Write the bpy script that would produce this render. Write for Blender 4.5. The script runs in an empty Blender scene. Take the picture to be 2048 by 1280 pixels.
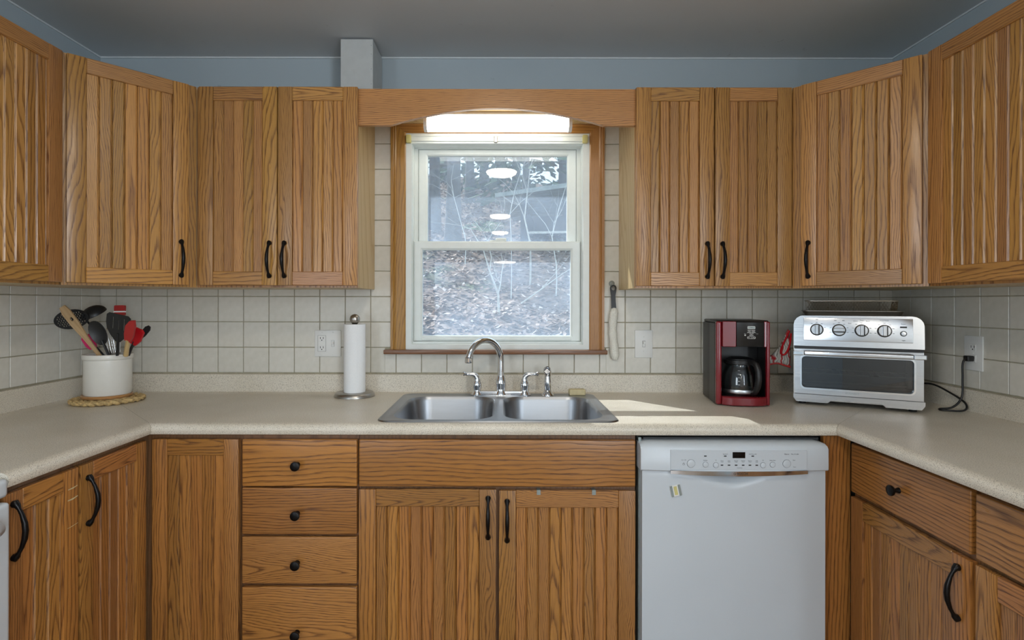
import bpy, bmesh, math, random
from mathutils import Vector, Matrix
random.seed(7)
PI = math.pi
scene = bpy.context.scene
COL = scene.collection

# ---------------------------------------------------------------- camera, world, lights, exposure
CAM_D, CAM_Z, FPX = 2.4, 1.30, 1104.0
cam = bpy.data.cameras.new('camera')
cam.sensor_fit = 'HORIZONTAL'; cam.sensor_width = 36.0
cam.lens = FPX / 2048 * 36.0
cam.shift_x = (1024 - 1000) / 2048
cam.shift_y = -(640 - 606) / 2048
cam.clip_start = 0.05; cam.clip_end = 200
cam_ob = bpy.data.objects.new('camera', cam); COL.objects.link(cam_ob)
cam_ob.location = (0, -CAM_D, CAM_Z)
cam_ob.rotation_euler = (PI / 2, math.radians(-0.10), 0)
scene.camera = cam_ob

world = bpy.data.worlds.new('sky'); scene.world = world; world.use_nodes = True
bg = world.node_tree.nodes['Background']
bg.inputs[0].default_value = (0.72, 0.86, 1.0, 1); bg.inputs[1].default_value = 1.9

sun = bpy.data.lights.new('sun', 'SUN'); sun.energy = 6.5; sun.angle = math.radians(0.6); sun.color = (1, 0.97, 0.92)
sun_ob = bpy.data.objects.new('sun', sun); COL.objects.link(sun_ob)
sun_ob.rotation_euler = Vector((0.47, -0.55, -0.66)).to_track_quat('-Z', 'Y').to_euler()

def area(name, loc, direction, sx, sy, power, color):
    l = bpy.data.lights.new(name, 'AREA'); l.shape = 'RECTANGLE'; l.size = sx; l.size_y = sy
    l.energy = power; l.color = color
    o = bpy.data.objects.new(name, l); COL.objects.link(o); o.location = loc
    o.rotation_euler = Vector(direction).to_track_quat('-Z', 'Z').to_euler()
    return o
# daylight entering by the two side windows of the room behind the camera
area('daylight_left_window', (-1.70, -3.65, 1.35), (1, 0, 0), 1.15, 1.25, 25, (0.80, 0.90, 1.0))
area('daylight_right_window', (1.665, -4.9, 1.40), (-1, 0, 0), 1.75, 1.30, 92, (0.82, 0.91, 1.0))

scene.cycles.max_bounces = 8; scene.cycles.glossy_bounces = 4; scene.cycles.adaptive_threshold = 0.025
scene.view_settings.view_transform = 'Standard'
scene.view_settings.look = 'None'
scene.view_settings.exposure = 0.22
scene.view_settings.gamma = 1.0
scene.view_settings.use_curve_mapping = False

# ---------------------------------------------------------------- materials
def srgb(r, g, b):
    def f(c):
        c /= 255.0
        return c / 12.92 if c <= 0.04045 else ((c + 0.055) / 1.055) ** 2.4
    return (f(r), f(g), f(b), 1)

class NT:
    def __init__(s, name):
        s.m = bpy.data.materials.new(name); s.m.use_nodes = True
        s.t = s.m.node_tree; s.bsdf = s.t.nodes['Principled BSDF']; s.out = s.t.nodes['Material Output']
    def n(s, typ, **kw):
        nd = s.t.nodes.new(typ)
        for k, v in kw.items():
            if k.startswith('i_'):
                key = k[2:]
                nd.inputs[int(key) if key.isdigit() else key].default_value = v
            else: setattr(nd, k, v)
        return nd
    def l(s, a, b): s.t.links.new(a, b)
    def math(s, op, a, b=None, c=None):
        nd = s.n('ShaderNodeMath', operation=op)
        for i, v in enumerate((a, b, c)):
            if v is None: continue
            if isinstance(v, (int, float)): nd.inputs[i].default_value = v
            else: s.l(v, nd.inputs[i])
        return nd.outputs[0]
    def ramp(s, fac, stops):
        nd = s.n('ShaderNodeValToRGB'); cr = nd.color_ramp
        while len(cr.elements) < len(stops): cr.elements.new(0.5)
        for e, (p, c) in zip(cr.elements, stops):
            e.position = p; e.color = c if len(c) == 4 else (*c, 1)
        s.l(fac, nd.inputs[0]); return nd.outputs[0]
    def mix(s, fac, a, b, blend='MIX'):
        nd = s.n('ShaderNodeMix', data_type='RGBA', blend_type=blend)
        for i, v in ((0, fac), (6, a), (7, b)):
            if isinstance(v, (int, float)): nd.inputs[i].default_value = v
            elif isinstance(v, tuple): nd.inputs[i].default_value = v
            else: s.l(v, nd.inputs[i])
        return nd.outputs[2]
    def comb(s, x, y, z):
        nd = s.n('ShaderNodeCombineXYZ')
        for i, v in enumerate((x, y, z)):
            if isinstance(v, (int, float)): nd.inputs[i].default_value = v
            else: s.l(v, nd.inputs[i])
        return nd.outputs[0]
    def noise(s, vec, scale, detail=2.0, rough=0.5):
        nd = s.n('ShaderNodeTexNoise'); nd.inputs['Scale'].default_value = scale
        nd.inputs['Detail'].default_value = detail; nd.inputs['Roughness'].default_value = rough
        s.l(vec, nd.inputs['Vector']); return nd.outputs[0]
    def bump(s, h, strength=0.2, dist=0.001):
        nd = s.n('ShaderNodeBump'); nd.inputs['Strength'].default_value = strength
        nd.inputs['Distance'].default_value = dist
        s.l(h, nd.inputs['Height']); s.l(nd.outputs[0], s.bsdf.inputs['Normal'])
    def set(s, **kw):
        for k, v in kw.items(): s.bsdf.inputs[k.replace('_', ' ')].default_value = v

def simple(name, col, rough=0.5, metal=0.0, vary=0.04, scale=30, spec=0.5, coat=0.0, bump=0.0):
    m = NT(name); m.set(Roughness=rough, Metallic=metal)
    m.bsdf.inputs['Specular IOR Level'].default_value = spec
    m.bsdf.inputs['Coat Weight'].default_value = coat
    tc = m.n('ShaderNodeTexCoord').outputs['Object']
    f = m.noise(tc, scale, 3)
    lo = tuple(c * (1 - vary) for c in col[:3]) + (1,); hi = tuple(min(1, c * (1 + vary)) for c in col[:3]) + (1,)
    m.l(m.ramp(f, [(0.3, lo), (0.7, hi)]), m.bsdf.inputs['Base Color'])
    if bump: m.bump(f, bump)
    return m.m

def oak(name, axis='v', light=(0.50, 0.248, 0.070), dark=(0.165, 0.062, 0.015), rings=125, rough=0.31, vary=0.34, spread=0.17, slope=13.0):
    m = NT(name)
    tc = m.n('ShaderNodeTexCoord').outputs['Object']
    sep = m.n('ShaderNodeSeparateXYZ'); m.l(tc, sep.inputs[0])
    a, y, l = sep.outputs[0], sep.outputs[1], sep.outputs[2]
    if axis == 'h': a, l = l, a
    if axis == 'y': a, y, l = a, l, y
    oi = m.n('ShaderNodeObjectInfo').outputs['Random']
    wn = m.n('ShaderNodeTexWhiteNoise', noise_dimensions='1D')
    m.l(m.math('MULTIPLY', oi, 137.0), wn.inputs['W'])
    rs = m.n('ShaderNodeSeparateColor'); m.l(wn.outputs['Color'], rs.inputs[0])
    r, g, b = rs.outputs[0], rs.outputs[1], rs.outputs[2]
    off = m.math('MULTIPLY', oi, 50.0)
    # low-frequency wander of the grain
    warp = m.noise(m.comb(m.math('ADD', m.math('MULTIPLY', a, 9.0), off), m.math('MULTIPLY', y, 9.0), m.math('MULTIPLY', l, 2.6)), 1.0, 2.0)
    warp2 = m.noise(m.comb(m.math('ADD', m.math('MULTIPLY', a, 40.0), off), y, m.math('MULTIPLY', l, 9.0)), 1.0, 2.0)
    wv = m.math('ADD', m.math('MULTIPLY', m.math('SUBTRACT', warp, 0.5), m.math('MULTIPLY_ADD', b, 0.085, 0.012)), m.math('MULTIPLY', m.math('SUBTRACT', warp2, 0.5), 0.010))
    xx = m.math('ADD', m.math('ADD', a, m.math('MULTIPLY', m.math('SUBTRACT', r, 0.5), spread)), wv)
    yy = m.math('ADD', m.math('ADD', y, 0.006), m.math('MULTIPLY', g, 0.035))
    R = m.math('SQRT', m.math('ADD', m.math('MULTIPLY', xx, xx), m.math('MULTIPLY', yy, yy)))
    v = m.math('ADD', m.math('MULTIPLY', R, m.math('MULTIPLY_ADD', r, rings * 0.9, rings * 0.55)), m.math('MULTIPLY', l, m.math('MULTIPLY', m.math('SUBTRACT', b, 0.35), slope)))
    v = m.math('ADD', v, m.math('MULTIPLY', off, 3.1))
    fr = m.math('FRACT', v)
    fine = m.noise(m.comb(m.math('ADD', m.math('MULTIPLY', a, 520.0), off), m.math('MULTIPLY', y, 300.0), m.math('MULTIPLY', l, 16.0)), 1.0, 2.0)
    frn = m.math('ADD', fr, m.math('MULTIPLY', m.math('SUBTRACT', fine, 0.5), 0.35))
    band = m.ramp(frn, [(0.0, (1, 1, 1)), (0.12, (0.85, 0.85, 0.85)), (0.32, (0.20, 0.20, 0.20)), (0.88, (0.02, 0.02, 0.02)), (1.0, (0.85, 0.85, 0.85))])
    pores = m.ramp(fine, [(0.36, (1, 1, 1)), (0.50, (0, 0, 0))])
    f = m.math('MULTIPLY_ADD', band, 0.70, m.math('MULTIPLY', pores, m.math('MULTIPLY_ADD', band, 0.30, 0.16)))
    colr = m.mix(f, (*light, 1), (*dark, 1))
    broad = m.noise(m.comb(m.math('ADD', m.math('MULTIPLY', a, 14.0), off), y, m.math('MULTIPLY', l, 1.5)), 1.0, 1.0)
    tint = m.math('MULTIPLY_ADD', g, vary, 1.0 - vary * 0.60)
    tint = m.math('MULTIPLY', tint, m.math('MULTIPLY_ADD', broad, 0.30, 0.85))
    colr = m.mix(1.0, colr, m.comb(tint, m.math('MULTIPLY', tint, m.math('MULTIPLY_ADD', b, 0.12, 0.94)), m.math('MULTIPLY', tint, m.math('MULTIPLY_ADD', r, 0.30, 0.85))), 'MULTIPLY')
    m.l(colr, m.bsdf.inputs['Base Color'])
    m.set(Roughness=rough); m.bsdf.inputs['Specular IOR Level'].default_value = 0.5; m.bsdf.inputs['Coat Weight'].default_value = 0.25; m.bsdf.inputs['Coat Roughness'].default_value = 0.30
    m.l(m.math('MULTIPLY_ADD', f, 0.18, rough - 0.04), m.bsdf.inputs['Roughness'])
    m.bump(m.math('MULTIPLY', f, -1.0), 0.25, 0.0006)
    return m.m

M = {}
M['oak_v'] = oak('oak_vertical_grain', 'v')
M['oak_h'] = oak('oak_horizontal_grain', 'h', spread=0.08, slope=24.0)
M['oak_lv'] = oak('oak_shaded_vertical', 'v', (0.43, 0.188, 0.047), (0.118, 0.041, 0.010))  # lower-cabinet pair: darker oak, mostly their dimmer light painted into the colour
M['oak_lh'] = oak('oak_shaded_horizontal', 'h', (0.43, 0.188, 0.047), (0.118, 0.041, 0.010), spread=0.09, slope=26.0)
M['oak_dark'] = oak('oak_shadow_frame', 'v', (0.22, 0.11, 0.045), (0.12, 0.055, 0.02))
M['casing_v'] = oak('casing_oak_vertical', 'v', (0.42, 0.212, 0.058), (0.23, 0.10, 0.022), vary=0.15)
M['casing_h'] = oak('casing_oak_horizontal', 'h', (0.42, 0.212, 0.058), (0.23, 0.10, 0.022), vary=0.15)
M['stool'] = oak('sill_oak', 'h', (0.22, 0.09, 0.04), (0.13, 0.05, 0.02), vary=0.1)
M['birch'] = oak('birch_ply', 'v', (0.55, 0.40, 0.20), (0.46, 0.31, 0.14), rings=40, rough=0.45, vary=0.05)
M['lightwood'] = oak('beech_utensil', 'v', (0.58, 0.40, 0.22), (0.46, 0.29, 0.14), rings=150, vary=0.1)
M['bamboo'] = oak('trivet_wood', 'h', (0.45, 0.25, 0.10), (0.34, 0.17, 0.06), rings=150, vary=0.1)

def scuffed(name, col, rough):
    m = NT(name); tc = m.n('ShaderNodeTexCoord').outputs['Object']
    f = m.noise(tc, 2.5, 3); sp = m.noise(tc, 16, 4, 0.65); st = m.noise(tc, 3.0, 2)
    c = m.ramp(f, [(0.3, tuple(k * 0.96 for k in col[:3]) + (1,)), (0.7, col)])
    dark = m.math('MULTIPLY', m.ramp(sp, [(0.66, (0, 0, 0, 1)), (0.72, (1, 1, 1, 1))]), m.ramp(st, [(0.5, (0, 0, 0, 1)), (0.62, (1, 1, 1, 1))]))
    c = m.mix(m.math('MULTIPLY', dark, 0.35), c, srgb(70, 72, 74))
    m.l(c, m.bsdf.inputs['Base Color']); m.set(Roughness=rough); return m.m
M['ceiling'] = scuffed('ceiling_paint', srgb(202, 208, 213), 0.55)
M['wall'] = scuffed('wall_paint', srgb(168, 181, 189), 0.65)
M['caulk'] = simple('caulk_line', srgb(205, 212, 216), 0.6)
M['plain'] = simple('rear_room_paint', srgb(200, 200, 196), 0.8, vary=0.03, scale=3)
M['floor'] = oak('floor_boards', 'y', (0.33, 0.19, 0.09), (0.2, 0.1, 0.045))
M['drywall'] = simple('chase_paint', srgb(186, 190, 190), 0.7)
M['grout'] = simple('grout', srgb(178, 170, 146), 0.9, vary=0.15, scale=40)
M['vinyl'] = simple('white_vinyl', srgb(226, 232, 230), 0.35, vary=0.02)
M['white_gloss'] = simple('white_enamel', srgb(200, 207, 213), 0.28, vary=0.012, scale=6)
M['white_plastic'] = simple('white_plastic', srgb(225, 226, 224), 0.35, vary=0.01)
M['yellowed'] = simple('yellowed_plastic', srgb(205, 196, 130), 0.5)
M['black_iron'] = simple('black_iron', srgb(24, 22, 22), 0.34, 0.6, vary=0.15, scale=60)
M['black'] = simple('black_plastic', srgb(22, 22, 23), 0.38, vary=0.1)
M['black_gloss'] = simple('black_gloss', srgb(8, 8, 10), 0.12)
M['silicone_black'] = simple('black_nylon', srgb(30, 31, 33), 0.45, vary=0.1)
M['dark_grey'] = simple('dark_grey', srgb(58, 60, 62), 0.5)
M['red'] = simple('red_plastic', srgb(122, 18, 30), 0.25, vary=0.05, coat=0.3)
M['red_silicone'] = simple('red_silicone', srgb(176, 42, 40), 0.5, vary=0.05)
M['red_bright'] = simple('red_bright_silicone', srgb(196, 16, 30), 0.45, vary=0.05)
M['pink'] = simple('pink_silicone', srgb(205, 40, 100), 0.5, vary=0.05)
M['galv'] = simple('galvanised', srgb(150, 160, 158), 0.45, 0.7, vary=0.12, scale=25)
M['ceramic'] = simple('cream_ceramic', srgb(225, 223, 216), 0.22, vary=0.015)
M['paper'] = simple('paper', srgb(238, 240, 242), 0.95, vary=0.02, scale=200, bump=0.3)
M['soap'] = simple('soap', srgb(206, 192, 150), 0.55, vary=0.08, scale=60)
M['print'] = simple('grey_print', srgb(92, 98, 106), 0.6)
M['print_dark'] = simple('dark_print', srgb(40, 36, 34), 0.5)
M['print_white'] = simple('white_print', srgb(215, 215, 212), 0.5)
M['terry'] = simple('terry_cloth', srgb(222, 220, 210), 0.95, vary=0.12, scale=260, bump=0.9)

def metal(name, col, rough, stretch=None):
    m = NT(name); m.set(Metallic=1.0, Roughness=rough)
    tc = m.n('ShaderNodeTexCoord').outputs['Object']
    mp = m.n('ShaderNodeMapping'); m.l(tc, mp.inputs[0]); mp.inputs['Scale'].default_value = stretch or (40, 40, 40)
    f = m.noise(mp.outputs[0], 1.0, 3)
    m.l(m.ramp(f, [(0.3, tuple(c * 0.9 for c in col)), (0.7, col)]), m.bsdf.inputs['Base Color'])
    m.l(m.math('MULTIPLY_ADD', f, 0.16, rough - 0.06), m.bsdf.inputs['Roughness'])
    return m.m
M['chrome'] = metal('chrome', (0.80, 0.81, 0.83), 0.08)
M['steel'] = metal('brushed_steel', (0.60, 0.62, 0.64), 0.30, (4, 4, 500))
M['sink_steel'] = metal('sink_steel', (0.40, 0.42, 0.45), 0.33, (6, 300, 40))
M['nickel'] = metal('brushed_nickel', (0.46, 0.44, 0.41), 0.32, (60, 60, 300))
M['oven_steel'] = metal('oven_steel', (0.60, 0.61, 0.63), 0.19, (3, 40, 600))
M['wire'] = metal('wire_steel', (0.62, 0.59, 0.53), 0.28)
M['tray'] = metal('tray_metal', (0.33, 0.31, 0.28), 0.42)

def tile_mat():
    m = NT('ceramic_tile'); tc = m.n('ShaderNodeTexCoord').outputs['Object']
    oi = m.n('ShaderNodeObjectInfo').outputs['Random']
    f = m.noise(tc, 45, 3)
    c = m.ramp(m.math('ADD', m.math('MULTIPLY', f, 0.7), m.math('MULTIPLY', oi, 0.3)), [(0.25, srgb(206, 203, 192)), (0.75, srgb(219, 216, 207))])
    m.l(c, m.bsdf.inputs['Base Color']); m.set(Roughness=0.33)
    m.bump(m.noise(tc, 25, 2), 0.12, 0.002)
    return m.m
M['tile'] = tile_mat()

def laminate():
    m = NT('speckled_laminate'); tc = m.n('ShaderNodeTexCoord').outputs['Object']
    f = m.noise(tc, 420, 2, 0.6); f2 = m.noise(tc, 190, 2, 0.6); f3 = m.noise(tc, 5, 2)
    base = m.ramp(f3, [(0.3, srgb(216, 208, 191)), (0.7, srgb(225, 218, 204))])
    sp = m.ramp(f, [(0.36, srgb(120, 108, 90)), (0.47, (1, 1, 1, 1))])
    c = m.mix(0.62, base, sp, 'MULTIPLY')
    sp2 = m.ramp(f2, [(0.62, (0, 0, 0, 1)), (0.72, (1, 1, 1, 1))])
    c = m.mix(m.math('MULTIPLY', sp2, 0.5), c, srgb(222, 217, 205))
    m.l(c, m.bsdf.inputs['Base Color']); m.set(Roughness=0.38)
    return m.m
M['laminate'] = laminate()

def emission(name, col, strength):
    m = NT(name); m.set(Roughness=0.5)
    m.bsdf.inputs['Base Color'].default_value = (0.9, 0.9, 0.9, 1)
    m.bsdf.inputs['Emission Color'].default_value = (*col, 1)
    m.bsdf.inputs['Emission Strength'].default_value = strength
    return m.m
M['tube_light'] = emission('fluorescent_lens', (1.0, 0.96, 0.84), 5.5)
M['disc_light'] = emission('ceiling_lamp_lens', (1.0, 0.90, 0.76), 52.0)
M['pendant_light'] = emission('pendant_lens', (1.0, 0.93, 0.82), 14.0)
M['pane_day'] = emission('bright_sky_pane', (0.80, 0.90, 1.0), 1.0)

def glass_pane(name, haze=0.10, tint=(0.93, 0.97, 1.0), hcol=(0.62, 0.76, 0.95), boost=1.0):
    m = NT(name)
    tr = m.n('ShaderNodeBsdfTransparent'); tr.inputs[0].default_value = (*tint, 1)
    gl = m.n('ShaderNodeBsdfGlossy'); gl.inputs['Roughness'].default_value = 0.0
    lw = m.n('ShaderNodeLayerWeight'); lw.inputs[0].default_value = 0.5
    fr = m.math('MULTIPLY_ADD', m.math('POWER', lw.outputs['Facing'], 5.0), 0.96, 0.04)
    mx = m.n('ShaderNodeMixShader')
    m.l(m.math('MINIMUM', m.math('MULTIPLY', fr, boost), 1.0), mx.inputs[0]); m.l(tr.outputs[0], mx.inputs[1]); m.l(gl.outputs[0], mx.inputs[2])
    if haze:
        tl = m.n('ShaderNodeBsdfTranslucent'); tl.inputs[0].default_value = (*hcol, 1)
        df = m.n('ShaderNodeBsdfDiffuse'); df.inputs[0].default_value = (*hcol, 1)
        dm = m.n('ShaderNodeMixShader'); dm.inputs[0].default_value = 0.5
        m.l(tl.outputs[0], dm.inputs[1]); m.l(df.outputs[0], dm.inputs[2])
        tc = m.n('ShaderNodeTexCoord').outputs['Object']
        nz = m.noise(tc, 6, 4)
        mh = m.n('ShaderNodeMixShader'); m.l(m.math('MULTIPLY', nz, haze * 2), mh.inputs[0])
        m.l(mx.outputs[0], mh.inputs[1]); m.l(dm.outputs[0], mh.inputs[2]); mx = mh
    m.l(mx.outputs[0], m.out.inputs['Surface']); m.m.use_transparent_shadow = True
    return m.m
M['pane'] = glass_pane('window_glass', 0.19, boost=1.1)
M['carafe_glass'] = glass_pane('carafe_glass', 0.0, (0.80, 0.82, 0.82), boost=1.4)
M['oven_glass'] = glass_pane('oven_door_glass', 0.01, (0.40, 0.40, 0.41), (0.2, 0.2, 0.2), boost=2.4)

# ---------------------------------------------------------------- mesh helpers
class B:
    def __init__(s): s.bm = bmesh.new()
    def box(s, x0, x1, y0, y1, z0, z1, bev=0.0, seg=1, edges=None):
        bm = s.bm
        vs = [bm.verts.new(p) for p in ((x0, y0, z0), (x1, y0, z0), (x1, y1, z0), (x0, y1, z0), (x0, y0, z1), (x1, y0, z1), (x1, y1, z1), (x0, y1, z1))]
        fs = [bm.faces.new([vs[i] for i in q]) for q in ((0, 3, 2, 1), (4, 5, 6, 7), (0, 1, 5, 4), (1, 2, 6, 5), (2, 3, 7, 6), (3, 0, 4, 7))]
        if bev:
            es = set()
            for f in fs: es.update(f.edges)
            if edges: es = [e for e in es if edges(e)]
            bmesh.ops.bevel(bm, geom=list(es), offset=bev, segments=seg, affect='EDGES', profile=0.6)
        return s
    def loft(s, loops, close=True, cap0=True, cap1=True):
        bm = s.bm; rings = [[bm.verts.new(p) for p in lp] for lp in loops]
        for a, b in zip(rings, rings[1:]):
            n = len(a)
            for i in range(n if close else n - 1):
                j = (i + 1) % n
                bm.faces.new((a[i], a[j], b[j], b[i]))
        if cap0: bm.faces.new(list(reversed(rings[0])))
        if cap1: bm.faces.new(rings[-1])
        return s
    def tube(s, pts, rad, n=10, cap=True, flat=1.0):
        pts = [Vector(p) for p in pts]
        if isinstance(rad, (int, float)): rad = [rad] * len(pts)
        t = [(pts[min(i + 1, len(pts) - 1)] - pts[max(i - 1, 0)]).normalized() for i in range(len(pts))]
        up = Vector((0, 0, 1)) if abs(t[0].z) < 0.9 else Vector((1, 0, 0))
        u = t[0].cross(up).normalized(); loops = []
        for p, r, tt in zip(pts, rad, t):
            u = (u - tt * u.dot(tt)).normalized(); w = tt.cross(u)
            loops.append([p + u * (r * math.cos(2 * PI * k / n)) + w * (r * flat * math.sin(2 * PI * k / n)) for k in range(n)])
        return s.loft(loops, True, cap, cap)
    def lathe(s, prof, n=24, c=(0, 0, 0), axis='z', cap0=True, cap1=True):
        def P(r, h, k):
            a = 2 * PI * k / n; x, y = r * math.cos(a), r * math.sin(a)
            v = (x, y, h) if axis == 'z' else ((x, -h, y) if axis == 'y' else (h, x, y))
            return (v[0] + c[0], v[1] + c[1], v[2] + c[2])
        return s.loft([[P(max(r, 1e-5), h, k) for k in range(n)] for r, h in prof], True, cap0, cap1)
    def prism(s, outline, y0, y1, holes=(), plane='xz'):
        bm = s.bm; edges = []; allv = []
        def V(p):
            return (p[0], y0, p[1]) if plane == 'xz' else ((p[0], p[1], y0) if plane == 'xy' else (y0, p[0], p[1]))
        for lp in [outline, *holes]:
            vs = [bm.verts.new(V(p)) for p in lp]; allv += vs
            edges += [bm.edges.new((vs[i], vs[(i + 1) % len(vs)])) for i in range(len(vs))]
        r = bmesh.ops.triangle_fill(bm, edges=edges, use_beauty=True, use_dissolve=False)
        fs = [g for g in r['geom'] if isinstance(g, bmesh.types.BMFace)]
        ex = bmesh.ops.extrude_face_region(bm, geom=fs)
        d = y1 - y0
        tv = Vector((0, d, 0)) if plane == 'xz' else (Vector((0, 0, d)) if plane == 'xy' else Vector((d, 0, 0)))
        bmesh.ops.translate(bm, vec=tv, verts=[g for g in ex['geom'] if isinstance(g, bmesh.types.BMVert)])
        return s
    def xf(s, mat):
        bmesh.ops.transform(s.bm, matrix=mat, verts=s.bm.verts); return s
    def mesh(s, name, mat, smooth=None):
        bmesh.ops.recalc_face_normals(s.bm, faces=s.bm.faces)
        if smooth:
            lim = math.radians(smooth)
            for f in s.bm.faces: f.smooth = True
            for e in s.bm.edges:
                if len(e.link_faces) == 2 and e.calc_face_angle(0) > lim: e.smooth = False
        me = bpy.data.meshes.new(name); s.bm.to_mesh(me); s.bm.free()
        if mat: me.materials.append(M[mat] if isinstance(mat, str) else mat)
        return me

def link(name, me, parent=None, loc=(0, 0, 0), rot=0):
    o = bpy.data.objects.new(name, me); COL.objects.link(o)
    o.location = loc
    o.rotation_euler = rot if isinstance(rot, tuple) else (0, 0, rot)
    if parent: o.parent = parent
    return o
def add(name, b, mat, parent=None, loc=(0, 0, 0), rot=0, smooth=None):
    return link(name, b.mesh(name, mat, smooth), parent, loc, rot)
CACHE = {}
def cached(key, fn):
    if key not in CACHE: CACHE[key] = fn()
    return CACHE[key]
def tag(o, label, cat, group=None, kind=None):
    if label: o['label'] = label
    if cat: o['category'] = cat
    if group: o['group'] = group
    if kind: o['kind'] = kind
    return o
def thing(name, label, cat, loc=(0, 0, 0), rot=0, group=None):
    o = bpy.data.objects.new(name, None); COL.objects.link(o); o.empty_display_size = 0.05
    o.location = loc; o.rotation_euler = rot if isinstance(rot, tuple) else (0, 0, rot)
    return tag(o, label, cat, group)
def struct(name, b, mat, parent=None, loc=(0, 0, 0), rot=0, smooth=None, label=None):
    o = add(name, b, mat, parent, loc, rot, smooth)
    if not parent: o['kind'] = 'structure'
    if label: o['label'] = label
    return o
def rrect(x0, x1, y0, y1, r, n=5):
    pts = []
    for cx, cy, a0 in ((x1 - r, y1 - r, 0), (x0 + r, y1 - r, 90), (x0 + r, y0 + r, 180), (x1 - r, y0 + r, 270)):
        for k in range(n + 1):
            a = math.radians(a0 + 90 * k / n); pts.append((cx + r * math.cos(a), cy + r * math.sin(a)))
    return pts
def ellipse(cx, cy, rx, ry, n=20, a0=0.0):
    ca, sa = math.cos(a0), math.sin(a0)
    return [(cx + rx * math.cos(t) * ca - ry * math.sin(t) * sa, cy + rx * math.cos(t) * sa + ry * math.sin(t) * ca) for t in (2 * PI * k / n for k in range(n))]
def text(s, size, mat, parent, loc, rot=0, align='CENTER', name='lettering', extrude=0.0002, italic=0.0):
    cu = bpy.data.curves.new('t', 'FONT'); cu.body = s; cu.size = size; cu.align_x = align; cu.align_y = 'CENTER'
    cu.extrude = extrude; cu.resolution_u = 3; cu.shear = italic
    o = bpy.data.objects.new('t', cu)
    me = bpy.data.meshes.new_from_object(o)
    for v in me.vertices: v.co = (v.co.x, -v.co.z, v.co.y)
    me.materials.clear(); me.materials.append(M[mat])
    bpy.data.objects.remove(o); bpy.data.curves.remove(cu)
    return link(name, me, parent, loc, rot)
# ---------------------------------------------------------------- the room
XL, XR, YR, ZC = -1.739, 1.705, -6.5, 2.367
struct('floor', B().box(XL - .12, XR + .12, YR - .12, 0.14, -0.06, 0), 'floor')
ceiling = struct('ceiling', B().box(XL - .12, XR + .12, YR - .12, 0.14, ZC, ZC + 0.1), 'ceiling')
HX0, HX1, HZ0, HZ1 = -0.409, 0.387, 1.098, 2.035
def rect(a, b, c, d): return [(a, c), (b, c), (b, d), (a, d)]
wall_back = struct('wall_back', B().prism(rect(XL - .12, XR + .12, 0, ZC), 0, 0.14, [rect(HX0, HX1, HZ0, HZ1)]), 'wall')
wall_left = struct('wall_left', B().prism(rect(YR, 0, 0, ZC), XL - .12, XL, [rect(-4.25, -3.05, 0.70, 2.0)], 'yz'), 'wall')
wall_right = struct('wall_right', B().prism(rect(YR, 0, 0, ZC), XR, XR + .12, [rect(-5.8, -4.0, 0.72, 2.08)], 'yz'), 'wall')
wall_rear = struct('wall_rear', B().prism(rect(XL - .12, XR + .12, 0, ZC), YR - .12, YR), 'plain')
# caulk beads in the ceiling corners
struct('trim_2', B().box(XL, XR, -0.005, 0, ZC - 0.006, ZC), 'caulk')
struct('trim_3', B().box(XL, XL + .005, YR, -0.005, ZC - 0.006, ZC), 'caulk')
struct('trim_4', B().box(XR - .005, XR, YR, -0.005, ZC - 0.006, ZC), 'caulk')
struct('sun_block_eave', B().box(XL - .3, XR + .3, 0.1405, 0.48, 2.25, 2.34), 'vinyl', label='unseen eave added outside above the window to block high sun')  # out of view, added to keep high sun off the right base doors
# boxed-in chase above the cabinets
chase = struct('trim_1', B().box(-0.643, -0.5125, -0.181, -0.0055, 2.119, ZC - 0.0065, 0.002), 'drywall')
for zz in (2.18, 2.24, 2.30, 2.335):
    add('nail_head', B().lathe([(0.0012, 0), (0.0012, 0.0004)], 8, axis='y'), 'dark_grey', chase, (-0.5195, -0.181, zz))

# ceramic tiles laid on grout beds
TP, TS = 0.1103, 0.1074
def tile_piece(wall, w, h, loc, rot):
    w, h = round(w, 4), round(h, 4)
    me = cached(('tile', w, h), lambda: B().box(-w / 2, w / 2, -0.0055, 0, -h / 2, h / 2, 0.0014).mesh('tile', 'tile'))
    link('tile', me, wall, loc, rot)
def grid(lo, hi, origin):
    out = []; k = math.floor((lo - origin) / TP)
    while origin + k * TP < hi:
        a, b = max(lo, origin + k * TP), min(hi, origin + (k + 1) * TP)
        if b - a > 0.012: out.append((a, b))
        k += 1
    return out
g = (TP - TS) / 2
def lay(wall, rects, place):
    for (a, b, c, d) in rects:
        w, h = b - a - 2 * g, d - c - 2 * g
        if w > 0.006 and h > 0.006: place(wall, w, h, (a + b) / 2, (c + d) / 2)
add('grout_bed', B().prism([(XL, .985), (XR, .985), (XR, 1.40), (0.53, 1.40), (0.53, 2.11), (0.449, 2.11), (0.449, 1.075), (-0.472, 1.075), (-0.472, 2.11), (-0.55, 2.11), (-0.55, 1.40), (XL, 1.40)], -0.0025, 0), 'grout', wall_back)
rects = []
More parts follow.
